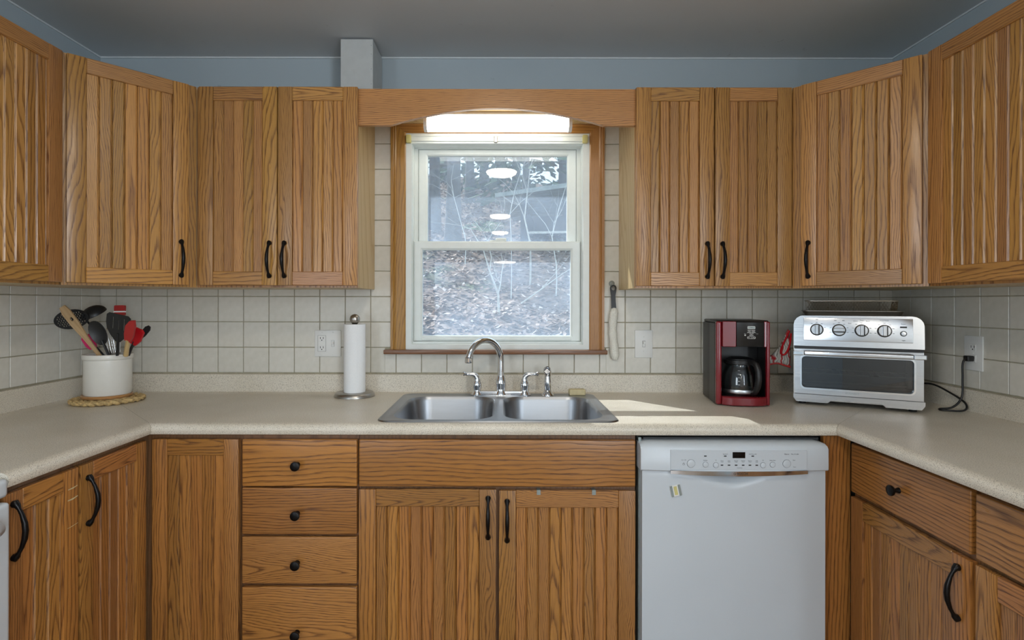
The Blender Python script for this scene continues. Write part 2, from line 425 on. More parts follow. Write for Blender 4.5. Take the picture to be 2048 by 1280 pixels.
for (ga, gb) in grid(XL, XR, -0.009):
    for (c, d) in grid(0.986, 2.075, 0.996):
        a, b = ga, gb
        if d < 0.997: continue
        mid = (a + b) / 2
        if c > 1.30:
            if b < -0.552 or a > 0.53:
                if c > 1.34: continue
                d = 1.40
        if c > 1.43 and not (-0.56 < a and b < 0.56): 
            if b < -0.552 or a > 0.53: continue
        if d <= 1.110 and b > -0.498 and a < 0.46:
            if a < -0.498: rects.append((a, -0.498 + g, c, d)); a = -0.498 - g
            if b > 0.46: rects.append((0.46 - g, b, c, d)); b = 0.46 + g
            rects.append((a, b, c, 1.080)); continue
        if d > 1.11:
            if a < -0.472 < b: rects.append((a, -0.472 + g, c, d)); continue
            if a < 0.449 < b: rects.append((0.449 - g, b, c, d)); continue
            if a >= -0.472 and b <= 0.449: continue
        rects.append((a, b, c, d))
lay(wall_back, rects, lambda wl, w, h, u, v: tile_piece(wl, w, h, (u, -0.0025, v), 0))
for wall, X, rot, far in ((wall_left, XL, PI / 2, -1.2), (wall_right, XR, -PI / 2, -1.35)):
    sgn = 1 if X < 0 else -1
    add('grout_bed', B().box(min(X, X + sgn * .0025), max(X, X + sgn * .0025), far, -0.0025, .985, 1.40), 'grout', wall)
    rects = []
    for (a, b) in grid(far, -0.0085, -0.0085):
        for (c, d) in grid(0.986, 1.40, 0.996):
            if d < 0.997 or c > 1.40: continue
            rects.append((a, b, c, d))
    lay(wall, rects, lambda wl, w, h, u, v: tile_piece(wl, w, h, (X + sgn * .0025, u, v), rot))

# ---------------------------------------------------------------- sink window
win = bpy.data.objects.new('window_1', None); COL.objects.link(win); win['kind'] = 'structure'
win['label'] = 'white double-hung window in oak casing above the sink'
add('frame', B().prism(rect(HX0, HX1, HZ0, HZ1), -0.006, 0.031, [rect(-0.384, 0.360, 1.120, 1.992)]), 'vinyl', win)
add('track', B().prism(rect(HX0 + .004, HX1 - .004, HZ0 + .004, HZ1 - .004), 0.031, 0.067, [rect(-0.382, 0.357, 1.130, 1.990)]), 'vinyl', win)
add('track', B().prism(rect(HX0 + .004, HX1 - .004, HZ0 + .004, HZ1 - .004), 0.067, 0.14, [rect(-0.367, 0.341, 1.126, 1.987)]), 'vinyl', win)
def frame_piece(x0, x1, z0, z1, hx0, hx1, hz0, hz1, ya, yb, st):
    b = B(); bm = b.bm
    prof = [(0.0, yb), (0.0, ya + .003), (0.12, ya), (0.80, ya), (1.0, ya + .006), (1.0, yb)]
    o = [(x0, z0), (x1, z0), (x1, z1), (x0, z1)]; i = [(hx0, hz0), (hx1, hz0), (hx1, hz1), (hx0, hz1)]
    loops = []
    for t, y in prof:
        loops.append([(p[0] + (q[0] - p[0]) * t, y, p[1] + (q[1] - p[1]) * t) for p, q in zip(o, i)])
    loops.append(loops[0])
    b.loft(loops, True, False, False)
    bmesh.ops.remove_doubles(bm, verts=bm.verts, dist=1e-5)
    return b
lower = add('sash', frame_piece(-0.381, 0.355, 1.132, 1.572, -0.343, 0.312, 1.156, 1.534, 0.034, 0.065, 0), 'vinyl', win)
upper = add('sash', frame_piece(-0.366, 0.340, 1.540, 1.986, -0.325, 0.300, 1.575, 1.959, 0.069, 0.10, 0), 'vinyl', win)
add('pane', B().box(-0.345, 0.314, 0.0495, 0.0505, 1.153, 1.537), 'pane', lower)
add('pane', B().box(-0.327, 0.302, 0.0845, 0.0855, 1.572, 1.962), 'pane', upper)
add('finger_rail', B().box(-0.343, 0.312, 0.026, 0.036, 1.136, 1.146, 0.002), 'vinyl', lower)
add('sash_lock', B().box(-.045, .028, .040, .062, 1.5725, 1.578, .002).box(-.020, .028, .044, .058, 1.5775, 1.588, .003), 'vinyl', lower)
# roller-blind rail with yellowed end brackets and a centre clip
add('blind_rail', B().box(-0.385, 0.362, -0.014, -0.004, 2.000, 2.006, .001).box(-0.385, 0.362, -0.012, -0.004, 2.0055, 2.020).box(-0.385, 0.362, -0.016, -0.004, 2.0195, 2.026, .001), 'vinyl', win)
for x in (-0.396, 0.366):
    add('blind_bracket', B().box(x - .011, x + .011, -0.026, -0.004, 1.990, 2.026, .006, 2), 'yellowed', win, smooth=40)
add('blind_clip', B().box(-0.027, -0.012, -0.022, -0.012, 1.992, 2.020, .002), 'nickel', win)
# oak casing and stool
def casing(pts, L0, L1, mit0, mit1, horizontal):
    # pts = cross-section (u across from inner edge outward, y)
    b = B(); loops = []
    for t, mit in ((0, mit0), (1, mit1)):
        base = L0 if t == 0 else L1
        loops.append([(u, y, base + mit * u) for u, y in pts])
    b.loft(loops); return b
CP = [(0, 0), (0, -0.010), (0.004, -0.013), (0.040, -0.015), (0.046, -0.019), (0.050, -0.017), (0.053, -0.020), (0.063, -0.020), (0.063, 0)]
b = casing(CP, 0, HZ1 - 1.099, 0, 0.80, False); b.xf(Matrix.Translation((0, 0, -0.47)))
bl = casing([(-u, y) for u, y in CP], 0, HZ1 - 1.099, 0, -0.80, False); bl.xf(Matrix.Translation((0, 0, -0.47)))
add('casing', bl, 'casing_v', win, (HX0, 0, 1.099 + .47))
add('casing', b, 'casing_v', win, (HX1, 0, 1.099 + .47))
bt = B(); W = HX1 - HX0
bt.loft([[(-W / 2 - u * 1.0, y, u * 0.80) for u, y in CP], [(W / 2 + u * 1.0, y, u * 0.80) for u, y in CP]])
add('casing', bt, 'casing_h', win, ((HX0 + HX1) / 2, 0, HZ1))
add('sill', B().box(-0.479, 0.479, -0.045, 0.0, -0.0095, 0.0095, .004, 2), 'stool', win, (-0.019, 0, 1.0895), smooth=50)

# windows of the room behind the camera
def rear_window(name, w, h, loc, rot, nx):
    o = bpy.data.objects.new(name, None); COL.objects.link(o); o['kind'] = 'structure'; o.location = loc; o.rotation_euler = (0, 0, rot)
    add('frame', B().prism(rect(-w / 2, w / 2, -h / 2, h / 2), -0.02, 0.10, [rect(-w / 2 + .05, w / 2 - .05, -h / 2 + .05, h / 2 - .05)]), 'vinyl', o)
    for k in range(1, nx):
        x = -w / 2 + w * k / nx
        add('mullion', B().box(x - .02, x + .02, 0.0, 0.05, -h / 2 + .05, h / 2 - .05), 'vinyl', o)
    add('pane', B().box(-w / 2 + .05, w / 2 - .05, 0.06, 0.062, -h / 2 + .05, h / 2 - .05), 'pane_day', o)
rear_window('window_2', 1.2, 1.3, (XL, -3.65, 1.35), PI / 2, 2)
rear_window('window_3', 1.8, 1.36, (XR, -4.9, 1.40), -PI / 2, 2)

# ---------------------------------------------------------------- cabinet joinery
def handle_mesh():
    h = [(.000, .0610, .0085), (.005, .0625, .0092), (.010, .0575, .0068), (.014, .0500, .0043), (.020, .0390, .0048), (.027, .0180, .0064), (.029, 0, .0068)]
    seq = h + [(y, -z, r) for y, z, r in reversed(h[:-1])]
    return B().tube([(0, -y, z) for y, z, r in seq], [r for *_, r in seq], 10).mesh('handle', 'black_iron', 50)
def knob_mesh():
    return B().lathe([(.0085, 0), (.008, .003), (.0055, .008), (.006, .014), (.0135, .019), (.0155, .023), (.0145, .027), (.009, .0295), (.0001, .030)], 20, axis='y').mesh('knob', 'black_iron', 50)
def door(parent, w, h, loc, rot=0, handle=None, hz=0, low=False, sw=.054, rh=.052, slats=None, name='door', hx_in=.026):
    mv, mh = ('oak_lv', 'oak_lh') if low else ('oak_v', 'oak_h')
    T = .019
    d = add(name, B().box(-w / 2 + .02, w / 2 - .02, -.005, 0, -h / 2 + .02, h / 2 - .02), mv, parent, loc, rot)
    st = cached(('st', round(sw, 4), round(h, 4), mv), lambda: B().box(-sw / 2, sw / 2, -T, -.0002, -h / 2, h / 2, .0028, 2).mesh('stile', mv, 50))
    for s in (-1, 1): link('stile', st, d, (s * (w / 2 - sw / 2), 0, 0))
    iw = w - 2 * sw
    rl = cached(('rl', round(iw, 4), round(rh, 4), mh), lambda: B().box(-iw / 2, iw / 2, -T + .0004, -.0002, -rh / 2, rh / 2, .0022).mesh('rail', mh))
    for s in (-1, 1): link('rail', rl, d, (0, 0, s * (h / 2 - rh / 2)))
    n = slats or max(2, round(iw / .0375)); p = iw / n; ih = h - 2 * rh
    sl = cached(('sl', round(p, 4), round(ih, 4), mv), lambda: slat_mesh(p, ih, mv))
    for k in range(n): link('slat', sl, d, (-iw / 2 + p * (k + .5), 0, 0))
    if handle:
        x = handle * (w / 2 - hx_in)
        link('handle', cached('handle', handle_mesh), d, (x, -T, hz))
    return d
def slat_mesh(p, ih, mat):
    c = .0024; a = p / 2 - .0003; f = -.0125
    pts = [(-a, -.0052), (-a, f + c), (-a + c * .8, f), (a - c * .8 - .004, f), (a - c * .8 - .0025, f + .0016), (a - c * .8 - .001, f), (a - .0006, f + c), (a, -.0052)]
    return B().prism(pts, -ih / 2, ih / 2, (), 'xy').mesh('slat', mat)
def drawer(parent, w, h, loc, rot=0, knobs=(0,), kz=0, low=True, name='drawer'):
    me = cached(('dr', round(w, 4), round(h, 4)), lambda: B().box(-w / 2, w / 2, -.019, -.0002, -h / 2, h / 2, .0045, 3).mesh('drawer', 'oak_lh', 50))
    d = link(name, me, parent, loc, rot)
    for kx in knobs: link('knob', cached('knob', knob_mesh), d, (kx, -.019, kz))
    return d

ZB, HC, DC = 1.357, 0.760, 0.286          # wall cabinets: bottom, height, carcass depth
def wall_cabinet(label, loc, rot, w, doors, hz=-.277):
    c = thing('wall_cabinet', label, 'cabinet', loc, rot)
    add('carcass', B().box(-w / 2, w / 2, -DC, -.009, 0, HC, .001), 'birch', c)
    holes = [rect(-w / 2 + .035, w / 2 - .035, .04, HC - .04)]
    add('face_frame', B().prism(rect(-w / 2, w / 2, 0, HC), -DC - .019, -DC, holes), 'oak_v', c)
    for x0, x1, hs in doors:
        door(c, x1 - x0, .748, ((x0 + x1) / 2, -DC - .0195, .382), 0, hs, hz)
    return c
xm = (-1.150 - .543) / 2
wall_cabinet('two-door oak wall cabinet left of the sink window', (xm, 0, ZB), 0, .607, [(-1.135 - xm, -.8405 - xm, 1), (-.8365 - xm, -.5375 - xm, -1)])
xm = (.514 + 1.105) / 2
wall_cabinet('two-door oak wall cabinet right of the sink window', (xm, 0, ZB), 0, .591, [(.5125 - xm, .8045 - xm, 1), (.8095 - xm, 1.0975 - xm, -1)])
ys = -.603
wall_cabinet('oak wall cabinet on the left wall, cut by the photo edge', (XL, ys - .23, ZB), PI / 2, .46, [(-.222, .218, None)])
wall_cabinet('oak wall cabinet on the right wall above the outlet', (XR, ys - .27, ZB), -PI / 2, .54, [(-.256, .262, None)])
def diagonal_cabinet(label, X, sgn, ea, eb, shift, hs):
    # plan: corner at (X,0); ea = extent along back wall, eb = extent along side wall
    c = thing('corner_wall_cabinet', label, 'cabinet', (X, 0, ZB), 0)
    dd = .305
    A = Vector((sgn * ea, -dd)); Bp = Vector((sgn * dd, -eb))
    n = Vector((sgn * 1.0, -1.0)).normalized() * .019
    e = .001
    plan = [(sgn * .009, -.009), (sgn * (ea - e), -.009), (sgn * (ea - e), -dd + .020), (A.x - n.x - sgn * .006, A.y - n.y), (Bp.x - n.x, Bp.y - n.y + .006), (sgn * (dd - .020), -eb + e), (sgn * .009, -eb + e)]
    add('carcass', B().prism(plan, 0, HC, (), 'xy'), 'birch', c)
    mid = (A + Bp) / 2; L = (A - Bp).length; rot = PI / 4 if sgn > 0 else -PI / 4
    ang = math.atan2(A.y - Bp.y, A.x - Bp.x) if sgn > 0 else math.atan2(Bp.y - A.y, Bp.x - A.x)
    fl = L / 2 - .002
    f = add('face_frame', B().prism(rect(-fl, fl, 0, HC), 0, .018, [rect(-fl + .035, fl - .035, .04, HC - .04)]), 'oak_v', c, (mid.x, mid.y, 0), ang)
    t = Vector((math.cos(ang), math.sin(ang)))
    nn = Vector((math.sin(ang), -math.cos(ang)))
    p = mid + t * shift + nn * .0005
    door(c, .362, .748, (p.x, p.y, .382), ang, hs, -.277, sw=.052)
    return c
diagonal_cabinet('diagonal oak corner wall cabinet above the utensil crock', XL, 1, .588, .601, -.010, 1)
diagonal_cabinet('diagonal oak corner wall cabinet above the countertop oven', XR, -1, .599, .601, .010, -1)

# arched valance over the sink with its top board
val = thing('window_valance', 'oak valance with arched lower edge bridging the cabinets over the sink', 'valance', (-0.0145, -.305, 1.974))
pts = [(-.5275, .138), (-.5275, 0)]
vx0, vx1, ax = -.418, .392, -.006
pts += [(-.45, 0)]
for k in range(21):
    t = k / 20; x = vx0 + (vx1 - vx0) * t
    z = .0655 * (math.sin(PI * t) ** 0.9)
    pts.append((x + .0145, z))
pts += [(.46, 0), (.5275, 0), (.5275, .138)]
add('board', B().prism(pts, 0, .019), 'oak_h', val)
add('top_board', B().box(-.5275, .5275, .0195, .276, .096, .108), 'birch', val)

# fluorescent fixture under the valance
fx = thing('fluorescent_light', 'white fluorescent strip light glowing behind the arched valance', 'light', (-.010, -.150, 2.070))
add('housing', B().box(-.300, .300, -.030, .040, -.012, -.0005, .002), 'white_plastic', fx)
prof = [(-.028, -.014), (-.030, -.040), (-.026, -.058), (-.015, -.068), (.005, -.072), (.024, -.066), (.034, -.050), (.037, -.014)]
add('lens', B().prism(prof, -.286, .286, (), 'yz'), 'tube_light', fx, smooth=60)
for s in (-1, 1):
    add('end_cap', B().prism([(y * 1.04, z * 1.02 if z < -.02 else z) for y, z in prof], s * .2865, s * .300, (), 'yz'), 'white_plastic', fx)

# ---------------------------------------------------------------- base cabinets
ZT, FD = .876, .591       # top of carcass, face-frame depth start
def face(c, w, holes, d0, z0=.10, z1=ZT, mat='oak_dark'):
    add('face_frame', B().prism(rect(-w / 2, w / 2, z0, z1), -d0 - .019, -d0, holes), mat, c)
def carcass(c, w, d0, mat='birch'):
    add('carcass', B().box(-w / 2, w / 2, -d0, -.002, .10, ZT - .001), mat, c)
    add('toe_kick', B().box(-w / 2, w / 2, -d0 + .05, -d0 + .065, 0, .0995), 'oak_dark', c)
DP = -.6105                # back plane of back-run doors
# drawer base
x0, x1 = -.8325, -.4555; xm = (x0 + x1) / 2
c = thing('drawer_base_cabinet', 'oak base cabinet with a stack of four knobbed drawers', 'cabinet', (xm, 0, 0))
carcass(c, x1 - x0 - .001, FD)
face(c, x1 - x0 - .001, [rect(-.16, .16, .12, .38), rect(-.16, .16, .40, .545), rect(-.16, .16, .56, .70), rect(-.16, .16, .715, .845)], FD)
for z0, z1, kz in ((.710, .861, .781), (.556, .7055, .624), (.398, .548, .466), (.112, .387, .243)):
    drawer(c, .369, z1 - z0, (-.6425 - xm, DP, (z0 + z1) / 2), 0, (-.006,), kz - (z0 + z1) / 2)
# sink base
x0, x1 = -.4550, .4395; xm = (x0 + x1) / 2
c = thing('sink_base_cabinet', 'oak sink base cabinet with a false front above two doors', 'cabinet', (xm, 0, 0))
add('side_panel', B().box(-.4465, -.430, -FD, -.002, .10, ZT - .001), 'birch', c)
add('side_panel', B().box(.430, .4465, -FD, -.002, .10, ZT - .001), 'birch', c)
add('cabinet_floor', B().box(-.4295, .4295, -FD, -.002, .10, .115), 'birch', c)
add('toe_kick', B().box(-.4465, .4465, -FD + .05, -FD + .065, 0, .0995), 'oak_dark', c)
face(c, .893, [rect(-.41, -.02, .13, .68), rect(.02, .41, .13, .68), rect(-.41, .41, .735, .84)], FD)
drawer(c, .888, .151, (-.008 - xm, DP, .7855), 0, (), name='false_front')
door(c, .441, .590, (-.2315 - xm, DP, .406), 0, 1, .207, low=True, slats=9, rh=.055)
sd = door(c, .438, .586, (.217 - xm, DP, .405), 0, -1, .198, low=True, slats=9, rh=.055)
for x, w in ((.125, 'left'), (.302, 'right')):
    o = add('over_door_hook', B().box(-.006, .006, -.0215, -.0195, -.013, .001).box(-.006, .006, -.0215, 0, .001, .0025), 'galv', None, (x, DP, .6985))
    tag(o, f'small metal hook clipped over the sink cabinet door, {w} of two', 'hook', 'over-door hooks')
# corner (lazy susan) base: L-shaped, two hinged leaves
c = thing('corner_base_cabinet', 'oak corner base cabinet with two bead-board door leaves meeting in the corner', 'cabinet', (XL, 0, 0))
LF = -1.1415 - XL          # left-run face-frame front, measured from the left wall
LD = .597
add('carcass', B().prism([(.002, -.002), (-.833 - XL, -.002), (-.833 - XL, -FD), (LF - .019, -FD), (LF - .019, -.922), (.002, -.922)], .10, ZT - .001, (), 'xy'), 'birch', c)
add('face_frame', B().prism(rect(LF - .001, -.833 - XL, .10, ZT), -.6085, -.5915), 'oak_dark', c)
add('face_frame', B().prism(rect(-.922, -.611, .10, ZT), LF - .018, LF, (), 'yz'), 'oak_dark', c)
door(c, .2775, .749, (-.977 - XL, DP, .4865), 0, None, low=True, slats=5, sw=.048)
door(c, .2735, .749, (LF + .0005, -.7835, .4865), PI / 2, -1, .274, low=True, slats=5, sw=.046, hx_in=.024)
# narrow cabinet between the corner and the range
c = thing('narrow_base_cabinet', 'narrow oak base cabinet with scratched door beside the white range', 'cabinet', (XL, -1.0385, 0), PI / 2)
carcass(c, .231, LD - .019)
face(c, .231, [rect(-.08, .08, .13, .84)], LD - .019)
nd = door(c, .222, .749, (.0, -LD - .0005, .4865), 0, -1, .286, low=True, slats=3, sw=.05, hx_in=.023)
for zz, w_, t_ in ((.326, .032, .0028), (.298, .034, .0034), (.226, .036, .0012)):
    add('scratch', B().prism([(-w_ / 2, -t_ / 3), (0, -t_), (w_ / 2, -t_ / 4), (w_ / 2, t_ / 2), (.2 * w_, t_ * .2), (-w_ / 2, t_ / 3)], -.00025, 0), 'soap', nd, (.090, -.0190, zz), (0, math.radians(-4), 0))
# right run: corner filler with the 18-inch unit, then the next unit
RD = XR - 1.137
c = thing('drawer_door_cabinet', 'oak base cabinet with one drawer over a door, right of the dishwasher', 'cabinet', (XR, -.8645, 0), -PI / 2)
carcass(c, .461, RD - .019)
face(c, .461, [rect(-.19, .19, .13, .66), rect(-.19, .19, .72, .83)], RD - .019)
drawer(c, .447, .154, (.002, -RD - .0005, .780), 0, (-.012,), -.003)
door(c, .447, .580, (.002, -RD - .0005, .398), 0, 1, .199, low=True, slats=9, rh=.058, sw=.056, hx_in=.034)
tag(add('filler_panel', B().box(1.049, 1.136, -.612, -.594, 0.0, ZT), 'oak_lv'), 'narrow oak filler panel between the dishwasher and the right cabinets', 'panel')
c = thing('drawer_door_cabinet', 'oak base cabinet at the right photo edge, next to the drawer unit', 'cabinet', (XR, -1.337, 0), -PI / 2)
carcass(c, .481, RD - .019)
face(c, .481, [rect(-.2, .2, .13, .66), rect(-.2, .2, .72, .83)], RD - .019)
drawer(c, .470, .154, (.001, -RD - .0005, .778), 0, (0,), 0)
door(c, .470, .580, (.001, -RD - .0005, .398), 0, 1, .199, low=True, slats=9, rh=.058, sw=.056)

# ---------------------------------------------------------------- worktop: three mitred post-formed sections
wt = thing('worktop', 'beige speckled laminate worktop with coved backsplash wrapping three walls', 'worktop', (0, 0, .914))
Z = .914
def prof(dep):
    return [(.0068, .992 - Z), (.022, .992 - Z), (.0245, .9895 - Z), (.0245, .924 - Z), (.0275, .917 - Z), (.034, .914 - Z), (.088, .914 - Z), (.606, .914 - Z),
            (dep - .020, .914 - Z), (dep - .011, .912 - Z), (dep - .004, .907 - Z), (dep, .899 - Z), (dep, .889 - Z), (dep - .004, .880 - Z), (dep - .012, .8765 - Z), (.606, .8765 - Z), (.088, .8765 - Z), (.0068, .8765 - Z)]
BD, LDp, RDp = .645, -1.110 - XL, XR - 1.0715
b = B(); P = prof(BD); hx0, hx1 = -.388, .378
st = [[(XL + d * LDp / BD + .0005, -d, z) for d, z in P], [(hx0, -d, z) for d, z in P], [(hx1, -d, z) for d, z in P], [(XR - d * RDp / BD - .0005, -d, z) for d, z in P]]
vr = [[b.bm.verts.new(p) for p in s] for s in st]; n = len(P)
for k in range(3):
    for i in range(n):
        j = (i + 1) % n
        if k == 1 and (i == 6 or i == 15): continue
        b.bm.faces.new((vr[k][i], vr[k + 1][i], vr[k + 1][j], vr[k][j]))
b.bm.faces.new(vr[0]); b.bm.faces.new(vr[3])
b.bm.faces.new((vr[1][6], vr[1][7], vr[1][15], vr[1][16])); b.bm.faces.new((vr[2][6], vr[2][7], vr[2][15], vr[2][16]))
b.bm.faces.new((vr[1][6], vr[2][6], vr[2][16], vr[1][16])); b.bm.faces.new((vr[1][7], vr[2][7], vr[2][15], vr[1][15]))
add('worktop_section', b, 'laminate', wt, smooth=40)
for X, sg, dep, end in ((XL, 1, LDp, -1.152), (XR, -1, RDp, -1.85)):
    b = B(); P = prof(dep)
    b.loft([[(X + sg * d, -d * BD / dep - .0005, z) for d, z in P], [(X + sg * d, end, z) for d, z in P]])
    add('worktop_section', b, 'laminate', wt, smooth=40)
# ---------------------------------------------------------------- double-bowl sink
sk = thing('kitchen_sink', 'stainless steel double-bowl drop-in sink set into the worktop', 'sink', (-.0055, -.345, .914))
def ring(x0, x1, y0, y1, r, z, n=6): return [(x, y, z) for x, y in rrect(x0, x1, y0, y1, r, n)]
b = B(); bm = b.bm
OX, OY = .3975, .275
loops = [ring(-OX, OX, -OY, OY, .045, .0005), ring(-OX + .003, OX - .003, -OY + .003, OY - .003, .043, .0045), ring(-OX + .009, OX - .009, -OY + .009, OY - .009, .038, .0055),
         ring(-OX + .016, OX - .016, -OY + .016, OY - .016, .032, .0030)]
b.loft(loops, True, False, False)
bm.verts.ensure_lookup_table()
inner = bm.verts[-len(loops[0]):]
edges = [e for e in bm.edges if e.verts[0] in set(inner) and e.verts[1] in set(inner)]
BW = [(-.358, -.014), (.018, .358)]; BY0, BY1 = -.242, .205
for (a0, a1) in BW:
    vs = [bm.verts.new(p) for p in ring(a0, a1, BY0, BY1, .085, .0030, 8)]
    edges += [bm.edges.new((vs[i], vs[(i + 1) % len(vs)])) for i in range(len(vs))]
bmesh.ops.triangle_fill(bm, edges=edges, use_beauty=True)
add('rim', b, 'sink_steel', sk, smooth=35)
for (a0, a1) in BW:
    b = B()
    lp = [ring(a0, a1, BY0, BY1, .085, .0030, 8), ring(a0 + .004, a1 - .004, BY0 + .004, BY1 - .004, .082, -.004, 8), ring(a0 + .007, a1 - .007, BY0 + .007, BY1 - .007, .08, -.012, 8),
          ring(a0 + .016, a1 - .016, BY0 + .016, BY1 - .016, .075, -.135, 8), ring(a0 + .024, a1 - .024, BY0 + .024, BY1 - .024, .07, -.155, 8), ring(a0 + .045, a1 - .045, BY0 + .045, BY1 - .045, .06, -.166, 8),
          ring((a0 + a1) / 2 - .03, (a0 + a1) / 2 + .03, -.05, .01, .029, -.170, 8)]
    b.loft(lp, True, False, True)
    bo = add('bowl', b, 'sink_steel', sk, smooth=60)
    add('drain', B().lathe([(.040, 0), (.040, .003), (.030, .004), (.028, .001), (.0001, .001)], 24), 'chrome', bo, ((a0 + a1) / 2, -.02, -.1695), smooth=40)

# ---------------------------------------------------------------- faucet
fz = .9175
fc = thing('faucet', 'chrome gooseneck faucet with two lever handles behind the sink', 'faucet', (.004, -.108, fz))
add('base_plate', B().prism(rrect(-.125, .125, -.022, .022, .021, 6), 0, .004, (), 'xy').box(-.105, .105, -.014, .014, .0035, .018, .006, 2), 'chrome', fc, smooth=40)
add('spout_base', B().lathe([(.026, .003), (.025, .010), (.021, .016), (.0195, .028), (.0225, .048), (.0205, .066), (.0175, .072), (.0155, .082)], 24), 'chrome', fc, smooth=60)
pts, rad = [], []
dirx, diry = -.735, -.678; R = .088
for k in range(4): pts.append((0, 0, .075 + .068 * k / 3)); rad.append(.0135)
for k in range(1, 17):
    a = PI * k / 16 * .88; u = R * (1 - math.cos(a)); pts.append((dirx * u, diry * u, .143 + R * 1.02 * math.sin(a))); rad.append(.0132 - .0016 * k / 16)
last = Vector(pts[-1]); pts.append((last.x + dirx * .004, last.y + diry * .004, last.z - .014)); rad.append(.0115)
add('spout', B().tube(pts, rad, 16), 'chrome', fc, smooth=60)
e = Vector(pts[-1])
add('aerator', B().lathe([(.0140, .014), (.0152, .012), (.0140, .008), (.0155, -.006), (.0140, -.010), (.010, -.0102)], 20), 'chrome', fc, (e.x, e.y, e.z - .006), smooth=40)
for s in (-1, 1):
    h = add('handle_base', B().lathe([(.023, .003), (.0215, .009), (.0165, .016), (.0155, .024), (.0190, .038), (.0180, .052), (.0145, .058), (.0140, .066)], 20), 'chrome', fc, (s * .0985, 0, 0), smooth=60)
    lp = [(0, 0, .060), (s * .001, 0, .072), (s * .006, 0, .081), (s * .018, 0, .0865), (s * .034, -.003, .087), (s * .050, -.005, .0885), (s * .056, -.006, .089), (s * .058, -.006, .089)]
    add('lever', B().tube(lp, [.0115, .0115, .0108, .0090, .0068, .0070, .0105, .0085], 12), 'chrome', h, smooth=60)
sp = thing('side_sprayer', 'chrome side sprayer standing at the right of the faucet', 'sprayer', (.198, -.112, fz))
add('collar', B().lathe([(.026, .0), (.025, .006), (.017, .014), (.0140, .022)], 20), 'chrome', sp, smooth=60)
add('wand', B().lathe([(.0135, .020), (.0145, .040), (.0155, .055), (.0135, .070), (.0120, .080)], 20), 'chrome', sp, smooth=60)
add('spray_head', B().tube([(.002, .004, .076), (.001, .002, .088), (-.001, -.004, .100), (-.003, -.012, .106), (-.004, -.020, .104)], [.0118, .0150, .0165, .016, .0130], 16), 'chrome', sp, smooth=60)
so = add('soap_bar', B().box(-.034, .034, -.018, .018, 0, .025, .006, 3), 'soap', None, (.322, -.096, .9172), .06, smooth=60)
tag(so, 'tan bar of soap on the back ledge of the sink', 'soap')

# ---------------------------------------------------------------- paper towel holder and roll
ph = thing('paper_towel_holder', 'brushed nickel paper towel holder with ball finial on the worktop', 'towel holder', (-.600, -.118, .9145))
add('base', B().lathe([(.083, 0), (.083, .003), (.079, .013), (.074, .017), (.0001, .0175)], 40), 'nickel', ph, smooth=40)
add('post', B().lathe([(.007, .017), (.007, .300)], 14), 'nickel', ph, smooth=40)
add('finial', B().lathe([(.0095, .296), (.012, .300), (.0095, .304)] + [(.0212 * math.sin(PI * t / 14), .3175 - .0212 * math.cos(PI * t / 14)) for t in range(3, 14)] + [(.0001, .3387)], 24), 'nickel', ph, smooth=60)
pr = thing('paper_towel_roll', 'white paper towel roll upright on the nickel holder', 'paper towels', (-.600, -.118, .9325))
# spiral section with the loose sheet edge standing a little proud
outl = []
for k in range(49):
    a = -1.15 + 2 * PI * k / 48; r = .0445 - .0016 * (1 - k / 48); outl.append((r * math.cos(a), r * math.sin(a)))
add('roll', B().prism(outl, 0, .279, [ellipse(0, 0, .019, .019, 20)], 'xy'), 'paper', pr, smooth=30)
add('core', B().prism(ellipse(0, 0, .0188, .0188, 20), 0.001, .278, [ellipse(0, 0, .0172, .0172, 20)], 'xy'), 'soap', pr, smooth=40)

# ---------------------------------------------------------------- wall plates
def screw(parent, x, z, y): add('screw', B().lathe([(.0028, 0), (.0022, .001), (.0001, .0012)], 10, axis='y'), 'white_plastic', parent, (x, y, z))
def receptacle(parent, x, z, w=.030, h=.022):
    r = add('receptacle', B().box(-w / 2, w / 2, -.0015, 0, -h / 2, h / 2, .0008), 'white_plastic', parent, (x, -.006, z))
    for sx in (-.0063, .0063): add('slot', B().box(sx - .0011, sx + .0011, -.0019, -.0012, -.001, .0075), 'black', r)
    add('slot', B().lathe([(.0024, .0012), (.0024, .0019)], 10, axis='y'), 'black', r, (0, 0, -.006))
pl = thing('outlet_switch_plate', 'white double wall plate with outlet and switch left of the paper towels', 'outlet', (-.7445, -.008, 1.124))
add('plate', B().box(-.057, .057, -.006, 0, -.057, .057, .003, 2), 'white_plastic', pl, smooth=50)
add('insert', B().box(-.017, .017, -.0065, -.0055, -.034, .034), 'white_plastic', pl, (-.025, 0, 0))
for k in ((-.0175, -.0168, -.0345, .0345), (.0168, .0175, -.0345, .0345), (-.0175, .0175, .0340, .0346), (-.0175, .0175, -.0346, -.0340)):
    add('seam', B().box(k[0], k[1], -.0067, -.006, k[2], k[3]), 'dark_grey', pl, (-.025, 0, 0))
receptacle(pl, -.025, .020); receptacle(pl, -.025, -.020)
add('toggle', B().box(-.005, .005, -.015, -.0055, -.003, .008, .001).box(-.006, .006, -.0068, -.0055, -.013, .013), 'white_plastic', pl, (.022, 0, 0))
add('seam', B().box(-.0066, .0066, -.0064, -.006, -.0136, .0136), 'dark_grey', pl, (.022, 0, 0))
for x in (-.025, .022):
    screw(pl, x, .048, -.006); screw(pl, x, -.048, -.006)
pl = thing('switch_plate', 'white single light switch plate right of the hanging brush', 'switch', (.622, -.008, 1.124))
add('plate', B().box(-.0385, .0385, -.006, 0, -.060, .060, .003, 2), 'white_plastic', pl, smooth=50)
add('seam', B().box(-.0062, .0062, -.0064, -.006, -.0136, .0136), 'dark_grey', pl)
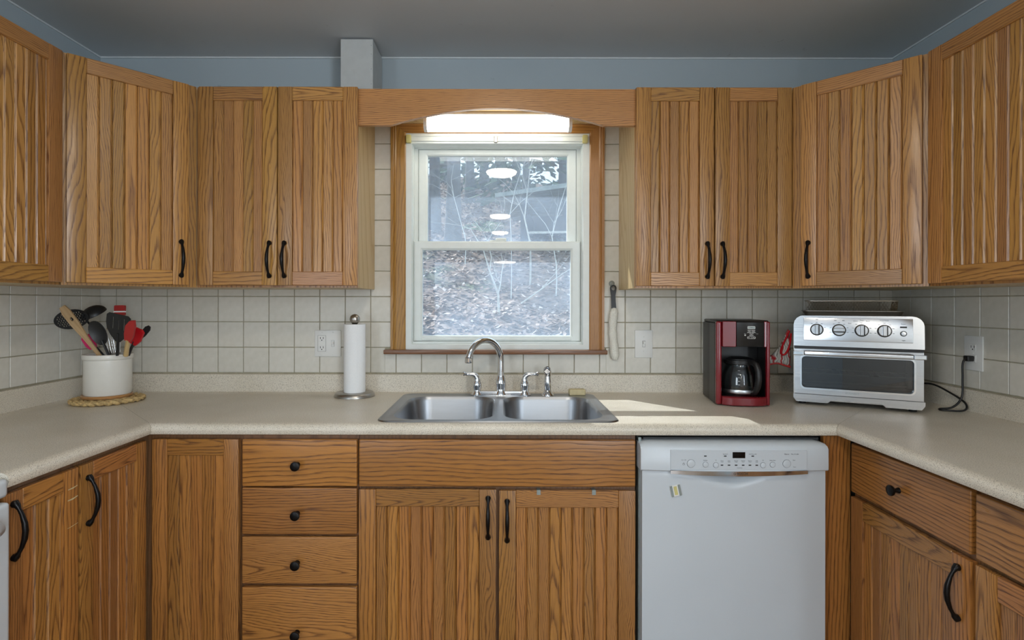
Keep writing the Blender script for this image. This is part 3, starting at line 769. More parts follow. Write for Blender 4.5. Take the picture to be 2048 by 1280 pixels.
add('toggle', B().box(-.0045, .0045, -.016, -.0055, .001, .011, .001).box(-.0052, .0052, -.0068, -.0055, -.0125, .0125), 'white_plastic', pl)
screw(pl, 0, .031, -.006); screw(pl, 0, -.031, -.006)
pl = thing('wall_outlet', 'white duplex outlet on the right wall with a black plug in it', 'outlet', (XR - .008, -.427, 1.124), -PI / 2)
add('plate', B().box(-.0385, .0385, -.006, 0, -.062, .062, .003, 2), 'white_plastic', pl, smooth=50)
receptacle(pl, 0, .0195, .026, .026); receptacle(pl, 0, -.0195, .026, .026)
screw(pl, 0, 0, -.006)

# ---------------------------------------------------------------- bottle brush on a hook
hk = thing('wall_hook', 'clear suction hook with wire loop on the tile right of the window', 'hook', (.484, -.0085, 1.385))
add('suction_cup', B().lathe([(.013, 0), (.011, .002), (.005, .005), (.0001, .006)], 20, axis='y'), 'carafe_glass', hk, smooth=60)
add('wire', B().tube([(-.006, -.005, .004), (0, -.007, .002), (.003, -.008, -.004), (.001, -.012, -.014), (.001, -.018, -.018), (.001, -.022, -.014)], .0012, 8), 'nickel', hk, smooth=60)
bb = thing('bottle_brush', 'white terry bottle brush with black loop handle hanging by the window', 'brush', (.487, -.025, 1.373))
hl = rrect(-.012, .012, -.030, .0, .0118, 6)
hh = [(x, z) for x, z in ellipse(0, -.008, .0135, .0145, 24)]
add('handle', B().prism([(-.0135, -.008), (-.012, -.002), (-.008, .0035), (0, .006), (.008, .0035), (.012, -.002), (.0135, -.008), (.0115, -.024), (.0085, -.040), (.010, -.070), (.0125, -.0955), (-.0075, -.0955), (-.008, -.070), (-.0085, -.040), (-.0115, -.024)], -.006, .006, [ellipse(0, -.0085, .0085, .0095, 18)]), 'black', bb, (0, 0, 0), smooth=50)
random.seed(3)
pts, rad = [], []
for k in range(15):
    t = k / 14
    pts.append((.003 + .005 * math.sin(t * 5.2 + 2.6) , 0, -.094 - .222 * t)); rad.append((.0165 + .0024 * random.random()) * (1 if 0 < k < 14 else .6))
cov = B().tube(pts, rad, 18)
bmesh.ops.subdivide_edges(cov.bm, edges=cov.bm.edges[:], cuts=2, use_grid_fill=True)
for v in cov.bm.verts: v.co += Vector((random.uniform(-1, 1), random.uniform(-1, 1), random.uniform(-1, 1))) * .0011
add('terry_cover', cov, 'terry', bb, smooth=70)

# ---------------------------------------------------------------- utensil crock on trivet and braided mat
CX, CY = -1.526, -.250
mat_ = thing('braided_mat', 'round braided straw mat under the utensil crock', 'mat', (CX, CY, .9145))
straw = simple('straw', srgb(196, 168, 116), 0.8, vary=0.35, scale=90, bump=0.6)
for R in (.034, .072, .108):
    for ph3 in range(3):
        n = max(40, int(R * 1600)); turns = max(4, round(2 * PI * R / .075)); pts = []
        for k in range(n + 1):
            a = 2 * PI * k / n; w = turns * a + ph3 * 2 * PI / 3
            rr = R + .0105 * math.sin(w); pts.append((rr * math.cos(a), rr * math.sin(a), .0088 + .0030 * math.sin(2 * w)))
        add('strand', B().tube(pts, .0078, 8, flat=.7), straw, mat_, smooth=70)
tr = add('wooden_trivet', B().lathe([(.080, 0), (.084, .002), (.085, .009), (.083, .012), (.0001, .012)], 36), 'bamboo', None, (CX - .003, CY, .9325), smooth=40)
tag(tr, 'round wooden trivet between the crock and the braided mat', 'trivet')
ck = add('utensil_crock', B().lathe([(.074, .001), (.077, 0), (.0795, .004), (.0795, .134), (.0835, .137), (.0845, .141), (.0845, .152), (.083, .155), (.079, .1555), (.0755, .153), (.0745, .148), (.073, .010), (.0001, .008)], 44, cap0=True), 'ceramic', None, (CX, CY, .9448), smooth=40)
tag(ck, 'white stoneware crock holding cooking utensils in the left corner', 'crock')
def UP(px, py, d): # a utensil point around the crock, at depth d from the back wall
    s = FPX / (CAM_D - d); return Vector(((px - 1000) / s, -d, CAM_Z - (py - 606) / s))
def utensil(name, label, cat, head_px, rim_px, d_head, d_rim):
    h, rm = UP(*head_px, d_head), UP(*rim_px, d_rim)
    step = (rm - h) / (h.z - rm.z); f = rm.copy()
    for k in range(60):                        # lean it down inside the crock until it meets the wall or the bottom
        q_ = rm + step * (k * .0025)
        if q_.z < .97 or math.hypot(q_.x - CX, q_.y - CY) > .060: break
        f = q_
    zax = (h - f).normalized()
    yax = Vector((0, 1, 0)); xax = yax.cross(zax).normalized(); yax = zax.cross(xax).normalized()
    rot = Matrix((xax, yax, zax)).transposed().to_euler()
    o = bpy.data.objects.new(name, None); COL.objects.link(o); o.empty_display_size = .05; o.location = f; o.rotation_euler = rot
    tag(o, label, cat, 'cooking utensils in the crock'); return o, (h - f).length
def rod(o, L, r, mat, z0=0.0, name='handle', flat=.6): add(name, B().tube([(0, 0, z0), (0, 0, z0 + (L - z0) * .5), (0, 0, L)], [r * 1.1, r, r * .9], 10, flat=flat), mat, o, smooth=60)
# skimmer
o, L = utensil('skimmer', 'black slotted skimmer with round holes leaning left in the crock', 'utensil', (143, 640), (207, 712), .255, .235)
rod(o, L - .030, .0062, 'silicone_black')
a0 = math.atan2(-.47, .88); holes = []
for i in range(-6, 7):
    for j in range(-4, 5):
        u_, v_ = i * .0095 + (.0047 if j % 2 else 0), j * .0075
        if (u_ / .056) ** 2 + (v_ / .030) ** 2 < 1: holes.append(ellipse(u_ * math.cos(a0) - v_ * math.sin(a0), L + u_ * math.sin(a0) + v_ * math.cos(a0), .0035, .0032, 6))
add('head', B().prism(ellipse(0, L, .066, .038, 30, a0), -.0018, .0018, holes), 'silicone_black', o)
# wooden spoon with a hole
o, L = utensil('wooden_spoon', 'pale wooden spoon with a hole in its flat head', 'utensil', (124, 615), (199, 712), .305, .272)
pl_ = [(-.006, 0), (.006, 0), (.0065, L * .45), (.010, L * .62), (.0165, L * .80), (.017, L * .93), (.012, L), (-.010, L), (-.017, L * .93), (-.0165, L * .80), (-.010, L * .62), (-.0065, L * .45)]
add('spoon_body', B().prism(pl_, -.003, .003, [ellipse(.002, L * .845, .006, .0085, 14)]), 'lightwood', o)
# ladle
o, L = utensil('ladle', 'black ladle with its bowl turned down at the back of the crock', 'utensil', (172, 640), (224, 712), .205, .205)
rod(o, L, .0055, 'silicone_black')
b = B(); b.lathe([(.046 * math.sin(PI / 2 * k / 8) + .0005, -.034 * math.cos(PI / 2 * k / 8)) for k in range(9)] + [(.0435, .001)] + [(.0435 * math.sin(PI / 2 * k / 8) + .0003, -.031 * math.cos(PI / 2 * k / 8)) for k in range(7, -1, -1)], 26)
add('bowl', b, 'silicone_black', o, (.038, 0, L - .004), (math.radians(205), math.radians(18), 0), smooth=60)
# solid spoon
o, L = utensil('serving_spoon', 'black nylon serving spoon with oval bowl at the crock centre', 'utensil', (197, 667), (218, 712), .320, .300)
rod(o, L - .03, .006, 'silicone_black')
b = B(); b.lathe([(.0005, -.012), (.014, -.010), (.026, -.004), (.0325, .003), (.0315, .0035), (.025, -.001), (.013, -.007), (.0005, -.009)], 26, axis='y')
bo = add('bowl', b, 'silicone_black', o, (0, 0, L), smooth=60); bo.scale = (.98, 1, 1.5); bo['label'] = 'oval black bowl'
# slotted turner
o, L = utensil('slotted_turner', 'black slotted turner with three slits standing in front', 'utensil', (237, 655), (235, 712), .335, .305)
rod(o, L - .025, .0065, 'silicone_black')
ol = [(-.009, L - .060), (.009, L - .060), (.030, L - .036), (.043, L - .014), (.047, L + .012), (.045, L + .042), (.036, L + .050), (-.036, L + .050), (-.045, L + .042), (-.047, L + .012), (-.043, L - .014), (-.030, L - .036)]
add('head', B().prism(ol, -.0015, .0015, [rrect(x - .0016, x + .0016, L - .012, L + .036, .0014, 2) for x in (-.021, 0, .021)]), 'silicone_black', o)
# red spatula with wooden handle
o, L = utensil('red_spatula', 'dark red silicone spatula with a wooden handle at the right front', 'utensil', (259, 662), (252, 712), .345, .298)
rod(o, L - .045, .0085, 'lightwood', flat=1.0)
add('blade', B().prism([(-.012, L - .050), (.010, L - .050), (.019, L - .022), (.021, L + .028), (.015, L + .052), (-.003, L + .042), (-.016, L + .015), (-.017, L - .022)], -.004, .004), 'red_silicone', o)
# red brush-like spatula at the back
o, L = utensil('basting_brush', 'red silicone basting head rising behind the slotted turner', 'utensil', (240, 622), (238, 712), .195, .205)
rod(o, L - .015, .005, 'chrome', flat=1.0)
add('head', B().prism(rrect(-.020, .020, L - .020, L + .020, .004, 3), -.006, .006), 'red_silicone', o)
add('band', B().box(-.021, .021, -.007, .007, L - .008, L - .003), 'chrome', o)
# bright red scraper with black handle
o, L = utensil('red_scraper', 'bright red scraper with black neck leaning right in the crock', 'utensil', (273, 673), (257, 712), .285, .262)
rod(o, L - .025, .007, 'silicone_black')
add('blade', B().prism([(-.013, L - .038), (.013, L - .038), (.023, L - .014), (.023, L + .026), (.012, L + .034), (-.015, L + .030), (-.018, L - .014)], -.005, .005), 'red_bright', o)
# dark spatula tip at the far right
o, L = utensil('dark_spatula', 'charcoal spatula tip pointing right beyond the red scraper', 'utensil', (292, 662), (252, 712), .240, .235)
rod(o, L - .03, .005, 'silicone_black')
add('blade', B().prism([(-.006, L - .045), (.006, L - .045), (.012, L - .02), (.0125, L + .010), (.006, L + .022), (-.004, L + .022), (-.011, L + .010), (-.011, L - .02)], -.002, .002), 'silicone_black', o)
# pink spatula
o, L = utensil('pink_spatula', 'pink silicone spatula behind the wooden spoon', 'utensil', (178, 684), (196, 712), .268, .252)
rod(o, L - .02, .006, 'pink')
add('blade', B().prism([(-.012, L - .032), (.012, L - .032), (.021, L - .015), (.022, L + .016), (.012, L + .026), (-.012, L + .026), (-.020, L + .016), (-.020, L - .015)], -.004, .004), 'pink', o)
# whisk
o, L = utensil('wire_whisk', 'steel wire whisk half hidden among the spoons', 'utensil', (216, 662), (226, 712), .255, .250)
rod(o, L * .35, .006, 'chrome', flat=1.0)
for k in range(5):
    a = PI * k / 5; pts = []
    for j in range(17):
        t = PI * j / 16; w = .021 * math.sin(t) ** .8 * (1 if j < 8 else 1); q = j / 16
        z = L * .35 + (L * .65 + .01) * math.sin(t) ; x = .021 * math.cos(t) * (math.sin(t) ** .5)
        pts.append((x * math.cos(a), x * math.sin(a), z))
    add('wire_loop', B().tube(pts, .0009, 6), 'chrome', o, smooth=60)
# ---------------------------------------------------------------- dishwasher
DX0, DX1, DY = .4445, 1.0355, -.632
dw = thing('dishwasher', 'white built-in dishwasher with front control panel right of the sink cabinet', 'dishwasher', ((DX0 + DX1) / 2, 0, 0))
W2 = (DX1 - DX0) / 2
add('tub', B().box(-W2 + .012, W2 - .012, -.600, -.03, .09, .862), 'dark_grey', dw)
add('mounting_strip', B().box(-W2 + .002, -W2 + .011, -.622, -.10, .05, .868), 'galv', dw)
add('top_rail', B().box(-W2 + .02, W2 - .004, -.612, -.601, .848, .866), 'dark_grey', dw)
# door skin: a dense sheet with the scooped pull under the control panel
b = B(); bm = b.bm; nx, nz = 64, 48; z0, z1 = .10, .7725; rows = []
for j in range(nz + 1):
    t = j / nz; z = z0 + (z1 - z0) * (1 - (1 - t) ** 2.2); row = []
    for i in range(nx + 1):
        x = -W2 + .006 + (2 * W2 - .012) * i / nx
        u = x + .005
        depth = .030 * math.exp(-(u / .075) ** 2) + .008 * math.exp(-(u / .18) ** 2)
        low = .020 + .038 * math.exp(-(u / .10) ** 2)
        q = max(0.0, min(1.0, 1 - (z1 - z) / low)); q = q * q * (3 - 2 * q)
        row.append(bm.verts.new((x, -.655 + .0 + depth * q, z)))
    rows.append(row)
for j in range(nz):
    for i in range(nx): bm.faces.new((rows[j][i], rows[j][i + 1], rows[j + 1][i + 1], rows[j + 1][i]))
ex = bmesh.ops.extrude_edge_only(bm, edges=[e for e in bm.edges if e.is_boundary])
for v in [g_ for g_ in ex['geom'] if isinstance(g_, bmesh.types.BMVert)]: v.co.y = -.602
add('door', b, 'white_gloss', dw, smooth=35)
# control panel with tapered top and bowed face
b = B(); loops = []
nseg = 24
for k in range(nseg + 1):
    t = k / nseg; x = -W2 + 2 * W2 * t; c = 4 * t * (1 - t)
    fy = -.662 - .004 * c; zb = .7725 - .004 * c
    e = 1 if 0 < k < nseg else 0
    top = .860 if .03 < t < .97 else .860 - .006 * (1 - min(t, 1 - t) / .03)
    loops.append([(x, -.602, zb), (x, fy + .004, zb), (x, fy, zb + .004), (x, fy + .0005, top - .014), (x, fy + .006, top - .006), (x, fy + .022, top), (x, -.602, top)])
b.loft(loops)
cp = add('control_panel', b, 'white_gloss', dw, smooth=40)
PX = lambda px: (px - 1000) / 632.0 - (DX0 + DX1) / 2
PZ = lambda py: 1.3 - (py - 606) / 634.0
FY = lambda x: -.662 - .004 * 4 * ((x + W2) / (2 * W2)) * (1 - (x + W2) / (2 * W2))
def seg(px0, px1, py0, py1, mat, name, th=.0006):
    x0, x1 = PX(px0), PX(px1); y = FY((x0 + x1) / 2)
    return add(name, B().box(x0, x1, y - th, y + .001, PZ(py1), PZ(py0)), mat, cp)
add('fascia', B().box(PX(1339), PX(1610), -.6668, -.662, PZ(937.5), PZ(898), .0008), 'white_gloss', cp)
FYf = -.6668
# bowed chrome strip
b = B(); loops = []
for k in range(17):
    t = k / 16; px = 1339 + (1611 - 1339) * t; c = 4 * t * (1 - t); x = PX(px)
    loops.append([(x, -.6640, PZ(938 + 2 * c)), (x, -.6690, PZ(938.5 + 2 * c)), (x, -.6690, PZ(945.0 + 5 * c)), (x, -.6640, PZ(945.5 + 5 * c))])
b.loft(loops); strip = add('chrome_strip', b, 'chrome', cp, smooth=40)
text('BOSCH', .0105, 'print_dark', strip, (PX(1481), -.6692, PZ(945)))
add('logo', B().prism(ellipse(0, 0, .0035, .0035, 16), -.0004, 0, [ellipse(0, 0, .0027, .0027, 14)]), 'print_dark', strip, (PX(1466), -.6690, PZ(945)))
add('display', B().box(PX(1462), PX(1487), FYf - .001, FYf, PZ(914), PZ(902), .0003), 'black_gloss', cp)
for px, py in ((1408, 910), (1447.5, 910), (1502, 910), (1441, 928), (1455, 928), (1469, 928), (1483, 928), (1496.5, 928), (1510, 928)):
    add('indicator', B().box(PX(px - 2.5), PX(px + 2.5), FYf - .0006, FYf, PZ(py + 1), PZ(py - 1)), 'black', cp)
for px, py, r in ((1379.5, 925, .0122), (1408.5, 927, .0082), (1429, 928, .0082), (1522.5, 928, .0082), (1541.5, 927, .0082), (1569.5, 925, .0122)):
    bt = add('button', B().lathe([(r, 0), (r, .0016), (r - .002, .0024), (.0001, .0020)], 24, axis='y'), 'white_gloss', cp, (PX(px), FYf, PZ(py)), smooth=40)
    add('button_ring', B().prism(ellipse(0, 0, r + .0008, r + .0008, 28), -.0004, 0, [ellipse(0, 0, r, r, 28)]), 'print', bt, (0, 0, 0))
def lab(s, px, py, size=.0042): text(s, size, 'print', cp, (PX(px), FYf - .0001, PZ(py)))
lab('On / Off', 1365, 918); lab('Sanitize', 1408, 918.5); lab('Sanitized', 1447.5, 906); lab('Add Rinse Aid', 1502, 906)
for s, px in (('Heavy\nWash', 1441), ('Auto\nWash', 1455), ('Normal\nWash', 1469), ('Delicate\nWash', 1483), ('Express\nWash', 1496.5), ('Half\nLoad', 1510)): lab(s, px, 920.5, .0038)
lab('<', 1429, 918.5, .008); lab('>', 1522.5, 918.5, .008); lab('Delay Start', 1541.5, 918.5); lab('Start', 1584, 918); lab('Reset', 1585, 931.5, .0036); lab('Cancel Drain', 1476, 933.5, .0032)
text('Silence', .0056, 'print_dark', cp, (PX(1569.5), FYf - .0001, PZ(906))); text('Plus 50 dBA', .005, 'print', cp, (PX(1586), FYf - .0001, PZ(906)))
add('power_icon', B().prism(ellipse(0, 0, .0034, .0034, 18), -.0004, 0, [ellipse(0, 0, .0027, .0027, 16)]).box(-.0004, .0004, -.0006, 0, .001, .005), 'print', cp, (PX(1365), FYf, PZ(926)))
mg = thing('status_magnet', 'small tilted plastic slider magnet stuck on the dishwasher door', 'magnet', (PX(1351) + (DX0 + DX1) / 2, -.6555, 1.3 - (980 - 606) / 632.7), (0, math.radians(-12), 0))
add('base', B().box(-.017, .017, -.004, 0, -.018, .018, .001), 'white_plastic', mg)
add('slider', B().box(-.005, .005, -.0055, -.0035, -.013, .014), 'yellowed', mg)
for x in (-.0125, .0125): add('rail', B().box(x - .0035, x + .0035, -.006, -.0035, -.0175, .0175, .0005), 'galv', mg)

# ---------------------------------------------------------------- range at the left edge
rg = thing('range', 'white enamel range at the left edge of the photo beside the counter end', 'range', (XL + .03, -1.536, 0), PI / 2)
add('body', B().box(-.378, .378, -.585, 0, .08, .862, .004), 'white_gloss', rg)
add('cooktop', B().box(-.379, .379, -.606, 0, .862, .905, .014, 4), 'white_gloss', rg, smooth=40)
for x in (-.19, .19):
    for y, r in ((-.17, .075), (-.43, .095)): add('burner', B().lathe([(r + .012, 0), (r + .012, .004), (r, .006), (r * .6, .009), (.0001, .009)], 28), 'black', rg, (x, y, .9045))
dr = add('oven_door', B().box(-.376, .376, -.612, -.5855, .20, .853, .012, 4), 'white_gloss', rg, smooth=40)
add('door_handle', B().tube([(-.33, -.61, .815), (-.325, -.636, .815), (-.30, -.646, .815), (.28, -.646, .815), (.308, -.638, .815), (.316, -.61, .815)], [.017] * 6, 14), 'white_gloss', dr, smooth=60)
add('oven_window', B().box(-.22, .22, -.6135, -.6115, .40, .68), 'black_gloss', dr)
add('drawer_front', B().box(-.376, .376, -.615, -.5855, .09, .195, .006, 2), 'white_gloss', rg)
bgd = add('backguard', B().box(-.378, .378, .0, .025, .86, 1.08, .006, 2), 'white_gloss', rg)
for x in (-.3, -.2, .2, .3): add('knob', B().lathe([(.020, 0), (.018, .014), (.0001, .015)], 18, axis='y'), 'white_plastic', bgd, (x, 0, 1.0))

# ---------------------------------------------------------------- coffee maker
cm = thing('coffee_maker', 'red and black drip coffee maker on the worktop beside the oven', 'coffee maker', (.930, -.215, .9145), math.radians(-8))
HW, HD = .0965, .118
zt = .322
add('rear_housing', B().box(-HW, HW, .005, HD, .004, zt - .012, .006, 2), 'black', cm, smooth=40)
add('side_panel', B().box(-HW, -HW + .010, -.088, .0045, .004, zt - .012, .002), 'black', cm)
add('side_panel', B().box(HW - .010, HW, -.088, .0045, .004, zt - .012, .002), 'black', cm)
add('top_lid', B().box(-HW + .002, HW - .002, -.10, HD - .01, zt - .0115, zt, .006, 3), 'black', cm, smooth=40)
add('brew_head', B().box(-HW + .0105, HW - .0105, -.100, .0045, .222, zt - .012), 'black', cm)
add('base_plate', B().box(-HW + .0105, HW - .0105, -.095, .0045, .004, .026, .003), 'black', cm)
for s, xi in ((-1, .0765), (1, .0835)):
    add('front_column', B().box(min(s * HW, s * xi), max(s * HW, s * xi), -.112, -.0885, .003, zt - .004, .007, 3), 'red', cm, smooth=40)
# red upper fascia each side of the control panel, and bowed base
add('fascia', B().box(-.0760, -.026, -.1165, -.101, .222, zt - .004, .002), 'red', cm)
add('fascia', B().box(.0725, .083, -.1165, -.101, .222, zt - .004, .002), 'red', cm)
loops = []
for k in range(13):
    t = k / 12; x = -.0760 + .159 * t; yf = -.113 - .020 * min(1, 4 * t * (1 - t) * 1.25)
    loops.append([(x, -.096, .003), (x, yf + .003, .003), (x, yf, .006), (x, yf, .031), (x, yf + .004, .035), (x, -.096, .035)])
add('base_front', B().loft(loops), 'red', cm, smooth=40)
add('warming_plate', B().lathe([(.068, 0), (.068, .005), (.064, .007), (.0001, .007)], 32), 'black_gloss', cm, (.004, -.045, .0262), smooth=40)
loops = []
for k in range(11):
    t = k / 10; x = -.0255 + .0975 * t; yf = -.118 - .010 * 4 * t * (1 - t)
    loops.append([(x, -.1005, .224), (x, yf + .003, .224), (x, yf, .228), (x, yf, zt - .008), (x, yf + .006, zt - .002), (x, -.1005, zt - .002)])
cpn = add('control_panel', B().loft(loops), 'black', cm, smooth=40)
yb = -.1287
scx = .024
add('display_frame', B().prism(rrect(scx - .0135, scx + .0135, .2905, .3005, .0018, 3), yb, -.124, [rrect(scx - .012, scx + .012, .292, .299, .001, 3)]), 'print_white', cpn)
add('display', B().box(scx - .0122, scx + .0122, yb + .0006, -.124, .2918, .2992), 'galv', cpn)
for dx in (-.007, .007):
    for z in (.2855, .279): add('button', B().box(scx + dx - .0063, scx + dx + .0063, yb - .0006, -.124, z - .0009, z + .0009), 'print_white', cpn)
for z in (.2725, .266): add('button', B().box(scx - .0073, scx + .0073, yb - .0006, -.124, z - .0008, z + .0008), 'print_white', cpn)
for s, x, z in (('Hour', -.007, .2826), ('Minute', .007, .2826), ('Brew Now', -.0085, .2761), ('Delay Brew', .0085, .2761), ('Select', 0, .2697), ('Brew', -.0215, .2725), ('Clean', .021, .2725)):
    text(s, .0032, 'print_white', cpn, (scx + x, yb - .0003 + (abs(x) > .015) * .0025, z))
text('12:00', .004, 'black', cpn, (scx, yb + .0003, .2955))
add('button', B().box(scx - .0240, scx - .0190, yb + .002, -.124, .2648, .2690), 'print_white', cpn)
add('logo_frame', B().prism(rrect(scx - .0145, scx + .0145, .2535, .2625, .0035, 4), yb - .0004, -.124, [rrect(scx - .0137, scx + .0137, .2543, .2617, .003, 4)]), 'print_white', cpn)
text('Mr. Coffee', .0062, 'print_white', cpn, (scx, yb - .0005, .258), italic=.3)
# carafe
cf = thing('coffee_carafe', 'glass coffee carafe with black handle inside the red coffee maker', 'carafe', (.930 + .004 * math.cos(.14) + .045 * math.sin(-.14), -.215 - .045 * math.cos(.14), .9145 + .0337), math.radians(-8))
out = [(.052, 0), (.062, .004), (.0655, .020), (.066, .045), (.062, .080), (.054, .105), (.049, .118), (.050, .126)]
inn = [(r - .0022, max(z, .003)) for r, z in reversed(out)]
add('glass_body', B().lathe(out + inn, 36, cap0=True, cap1=True), 'carafe_glass', cf, smooth=60)
add('steel_band', B().lathe([(.0665, .010), (.0675, .012), (.0675, .023), (.0665, .025), (.0662, .0175)], 36, cap0=False, cap1=False), 'steel', cf, smooth=40)
add('collar', B().lathe([(.051, .118), (.0545, .120), (.0545, .134), (.050, .136), (.049, .127)], 36, cap0=False, cap1=False), 'black', cf, smooth=40)
add('lid', B().lathe([(.049, .128), (.049, .139), (.030, .145), (.0001, .146)], 30), 'black', cf, smooth=40)
a = math.radians(-62)
hp = [(.050, .130), (.066, .131), (.084, .122), (.094, .100), (.097, .070), (.092, .040), (.080, .018), (.064, .014)]
add('handle', B().tube([(r * math.cos(a), r * math.sin(a), z) for r, z in hp], [.009, .010, .0105, .0105, .0105, .0105, .010, .009], 12, flat=1.15), 'black', cf, smooth=60)
for z in (.045, .058, .071, .084, .097):
    rr = (.066 if z < .06 else .066 - (z - .05) * .24) + .0008
    add('cup_mark', B().box(-.004, .004, -.0006, 0, -.0006, .0006), 'print_white', cf, (rr * math.cos(-1.85), rr * math.sin(-1.85), z), -1.85 + PI / 2)

# ---------------------------------------------------------------- countertop oven
OA = math.atan2(-.197, .356)
ov = thing('countertop_oven', 'stainless countertop toaster oven with four dials angled in the right corner', 'toaster oven', (1.311, -.3685, .9145), OA)
OW, OD, OH = .2035, .262, .340
fy = lambda: 0
zfoot, zskirt, zdoor0, zdoor1, zgap, ztop = .016, .040, .043, .213, .224, .340
# hollow body: back, sides, top, floor
def side_profile(): return rrect(-OW, OW, zfoot, ztop, .035, 5)
outl = [(-OW, zfoot + .008), (-OW + .008, zfoot), (OW - .008, zfoot), (OW, zfoot + .008), (OW, ztop - .035)] + [(OW - .035 + .035 * math.cos(t), ztop - .035 + .035 * math.sin(t)) for t in (PI / 8, PI / 4, 3 * PI / 8, PI / 2)] + [(-OW + .035 - .035 * math.sin(t), ztop - .035 + .035 * math.cos(t)) for t in (PI / 16, PI / 8, PI / 4, 3 * PI / 8, PI / 2)]
add('shell', B().prism(outl, .020, OD, [rect(-OW + .022, OW - .022, .048, .208)]), 'nickel', ov)
add('back_panel', B().prism(outl, OD + .0005, OD + .004), 'dark_grey', ov)
add('cavity_liner', B().prism(rect(-OW + .0222, OW - .0222, .0482, .2078), .022, OD - .002, [rect(-OW + .024, OW - .024, .050, .206)]), 'tray', ov)
for x in (-OW + .03, OW - .03):
    for y in (.035, OD - .03): add('foot', B().lathe([(.012, 0), (.014, zfoot + .001)], 14), 'black', ov, (x, y, 0))
# control head
ph_ = [(-OW, zgap), (OW, zgap), (OW, ztop - .035)] + outl[5:-1] + [(-OW, ztop - .035)]
b = B().prism([(x * .998, z) for x, z in ph_], 0.0, .0198)
for v in b.bm.verts:
    v.co.y += .010 * max(0, (v.co.z - zgap) / (ztop - zgap)) if v.co.y < .015 else 0
hd = add('control_head', b, 'oven_steel', ov)
sl = math.atan2(.010, ztop - zgap)
def hy(z): return .010 * (z - zgap) / (ztop - zgap)
pnl = add('control_panel', B().box(-.170, .170, -.004, .002, -.043, .043, .002, 2), 'oven_steel', hd, (0, hy(.288) - .0005, .288), (-sl, 0, 0), smooth=40)
for k, (x, ang) in enumerate(((-.126, 0), (-.054, PI / 2), (.017, 0), (.086, 0))):
    kb = add('dial', B().lathe([(.0205, 0), (.0200, .010), (.0180, .012), (.0001, .0122)], 30, axis='y'), 'oven_steel', pnl, (x, -.0042, -.002), (0, ang, 0), smooth=40)
    add('dial_ring', B().lathe([(.0225, 0), (.0225, .003), (.0207, .003)], 30, axis='y', cap1=False), 'black', kb, smooth=40)
    add('grip', B().box(-.0065, .0065, -.0205, -.0115, -.019, .019, .0015), 'oven_steel', kb)
    add('grip_line', B().box(.0066, .0092, -.0185, -.0118, -.019, .019), 'black', kb)
    for j in range(-3, 4):
        aa = j * .62; rr = .028
        add('tick', B().box(-.003, .003, -.0003, 0, -.0006, .0006), 'print_dark', pnl, (x + rr * math.sin(aa), -.0041, -.002 + rr * math.cos(aa)))
for s, x, z in (('Off', -.126, .036), ('450', -.066, .034), ('400', -.040, .034), ('Warm', -.002, .033), ('Toast', .017, .036), ('Broil', .036, .033), ('Air Fry', .052, .022), ('Bake', -.020, .024), ('Toast Timer', .086, .036), ('Power', .142, .024), ('Light', .142, -.034)):
    text(s, .0052, 'print_dark', pnl, (x, -.0042, z))
add('power_light', B().box(-.010, .010, -.0008, .0002, -.0028, .0028), 'black_gloss', pnl, (.142, -.004, .013))
bt = add('push_button', B().lathe([(.0075, 0), (.0070, .004), (.0001, .0045)], 22, axis='y'), 'oven_steel', pnl, (.142, -.0042, -.010), smooth=40)
add('button_ring', B().lathe([(.0098, 0), (.0098, .0025), (.0077, .0025)], 22, axis='y', cap1=False), 'black', bt, smooth=40)
add('gap_strip', B().box(-OW + .002, OW - .002, .006, .0198, zdoor1 + .001, zgap - .0005), 'black', ov)
# glazed door
od = add('oven_door', B().prism(rect(-OW + .004, OW - .004, zdoor0, zdoor1), -.006, .0195, [rrect(-.176, .172, .066, .186, .014, 5)]), 'oven_steel', ov)
add('glass', B().box(-.180, .176, .006, .010, .062, .190), 'oven_glass', od)
add('window_trim', B().prism(rrect(-.181, .177, .061, .191, .018, 5), -.010, -.0062, [rrect(-.1755, .1715, .0665, .1855, .0138, 5)]), 'chrome', od)
add('door_handle', B().box(-.168, .168, -.036, -.026, .190, .207, .004, 3), 'oven_steel', od, smooth=40)
for x in (-.186, .186): add('handle_end', B().box(x - .018, x + .018, -.036, -.0063, .190, .207, .003, 2), 'chrome', od)
text('CUISINART', .0085, 'galv', od, (-.012, -.0064, .0535))
add('bottom_skirt', B().prism([(-OW, zskirt), (-OW, zfoot + .010), (-OW + .010, zfoot - .004), (-.090, zfoot - .004), (-.078, zfoot + .008), (.078, zfoot + .008), (.090, zfoot - .004), (OW - .010, zfoot - .004), (OW, zfoot + .010), (OW, zskirt)], -.008, .0195), 'oven_steel', ov)
# rack and heating element inside
for z in (.118,):
    for k in range(2): add('rack_bar', B().tube([(-.178, .035 + .16 * k, z), (.178, .035 + .16 * k, z)], .0022, 8), 'wire', ov, smooth=60)
    for k in range(15): add('rack_wire', B().tube([(-.168 + .024 * k, .035, z + .003), (-.168 + .024 * k, .215, z + .003)], .0012, 6), 'wire', ov, smooth=60)
for y in (.07, .17): add('heating_element', B().tube([(-.176, y, .070), (.176, y, .070)], .004, 8), 'tray', ov, smooth=60)
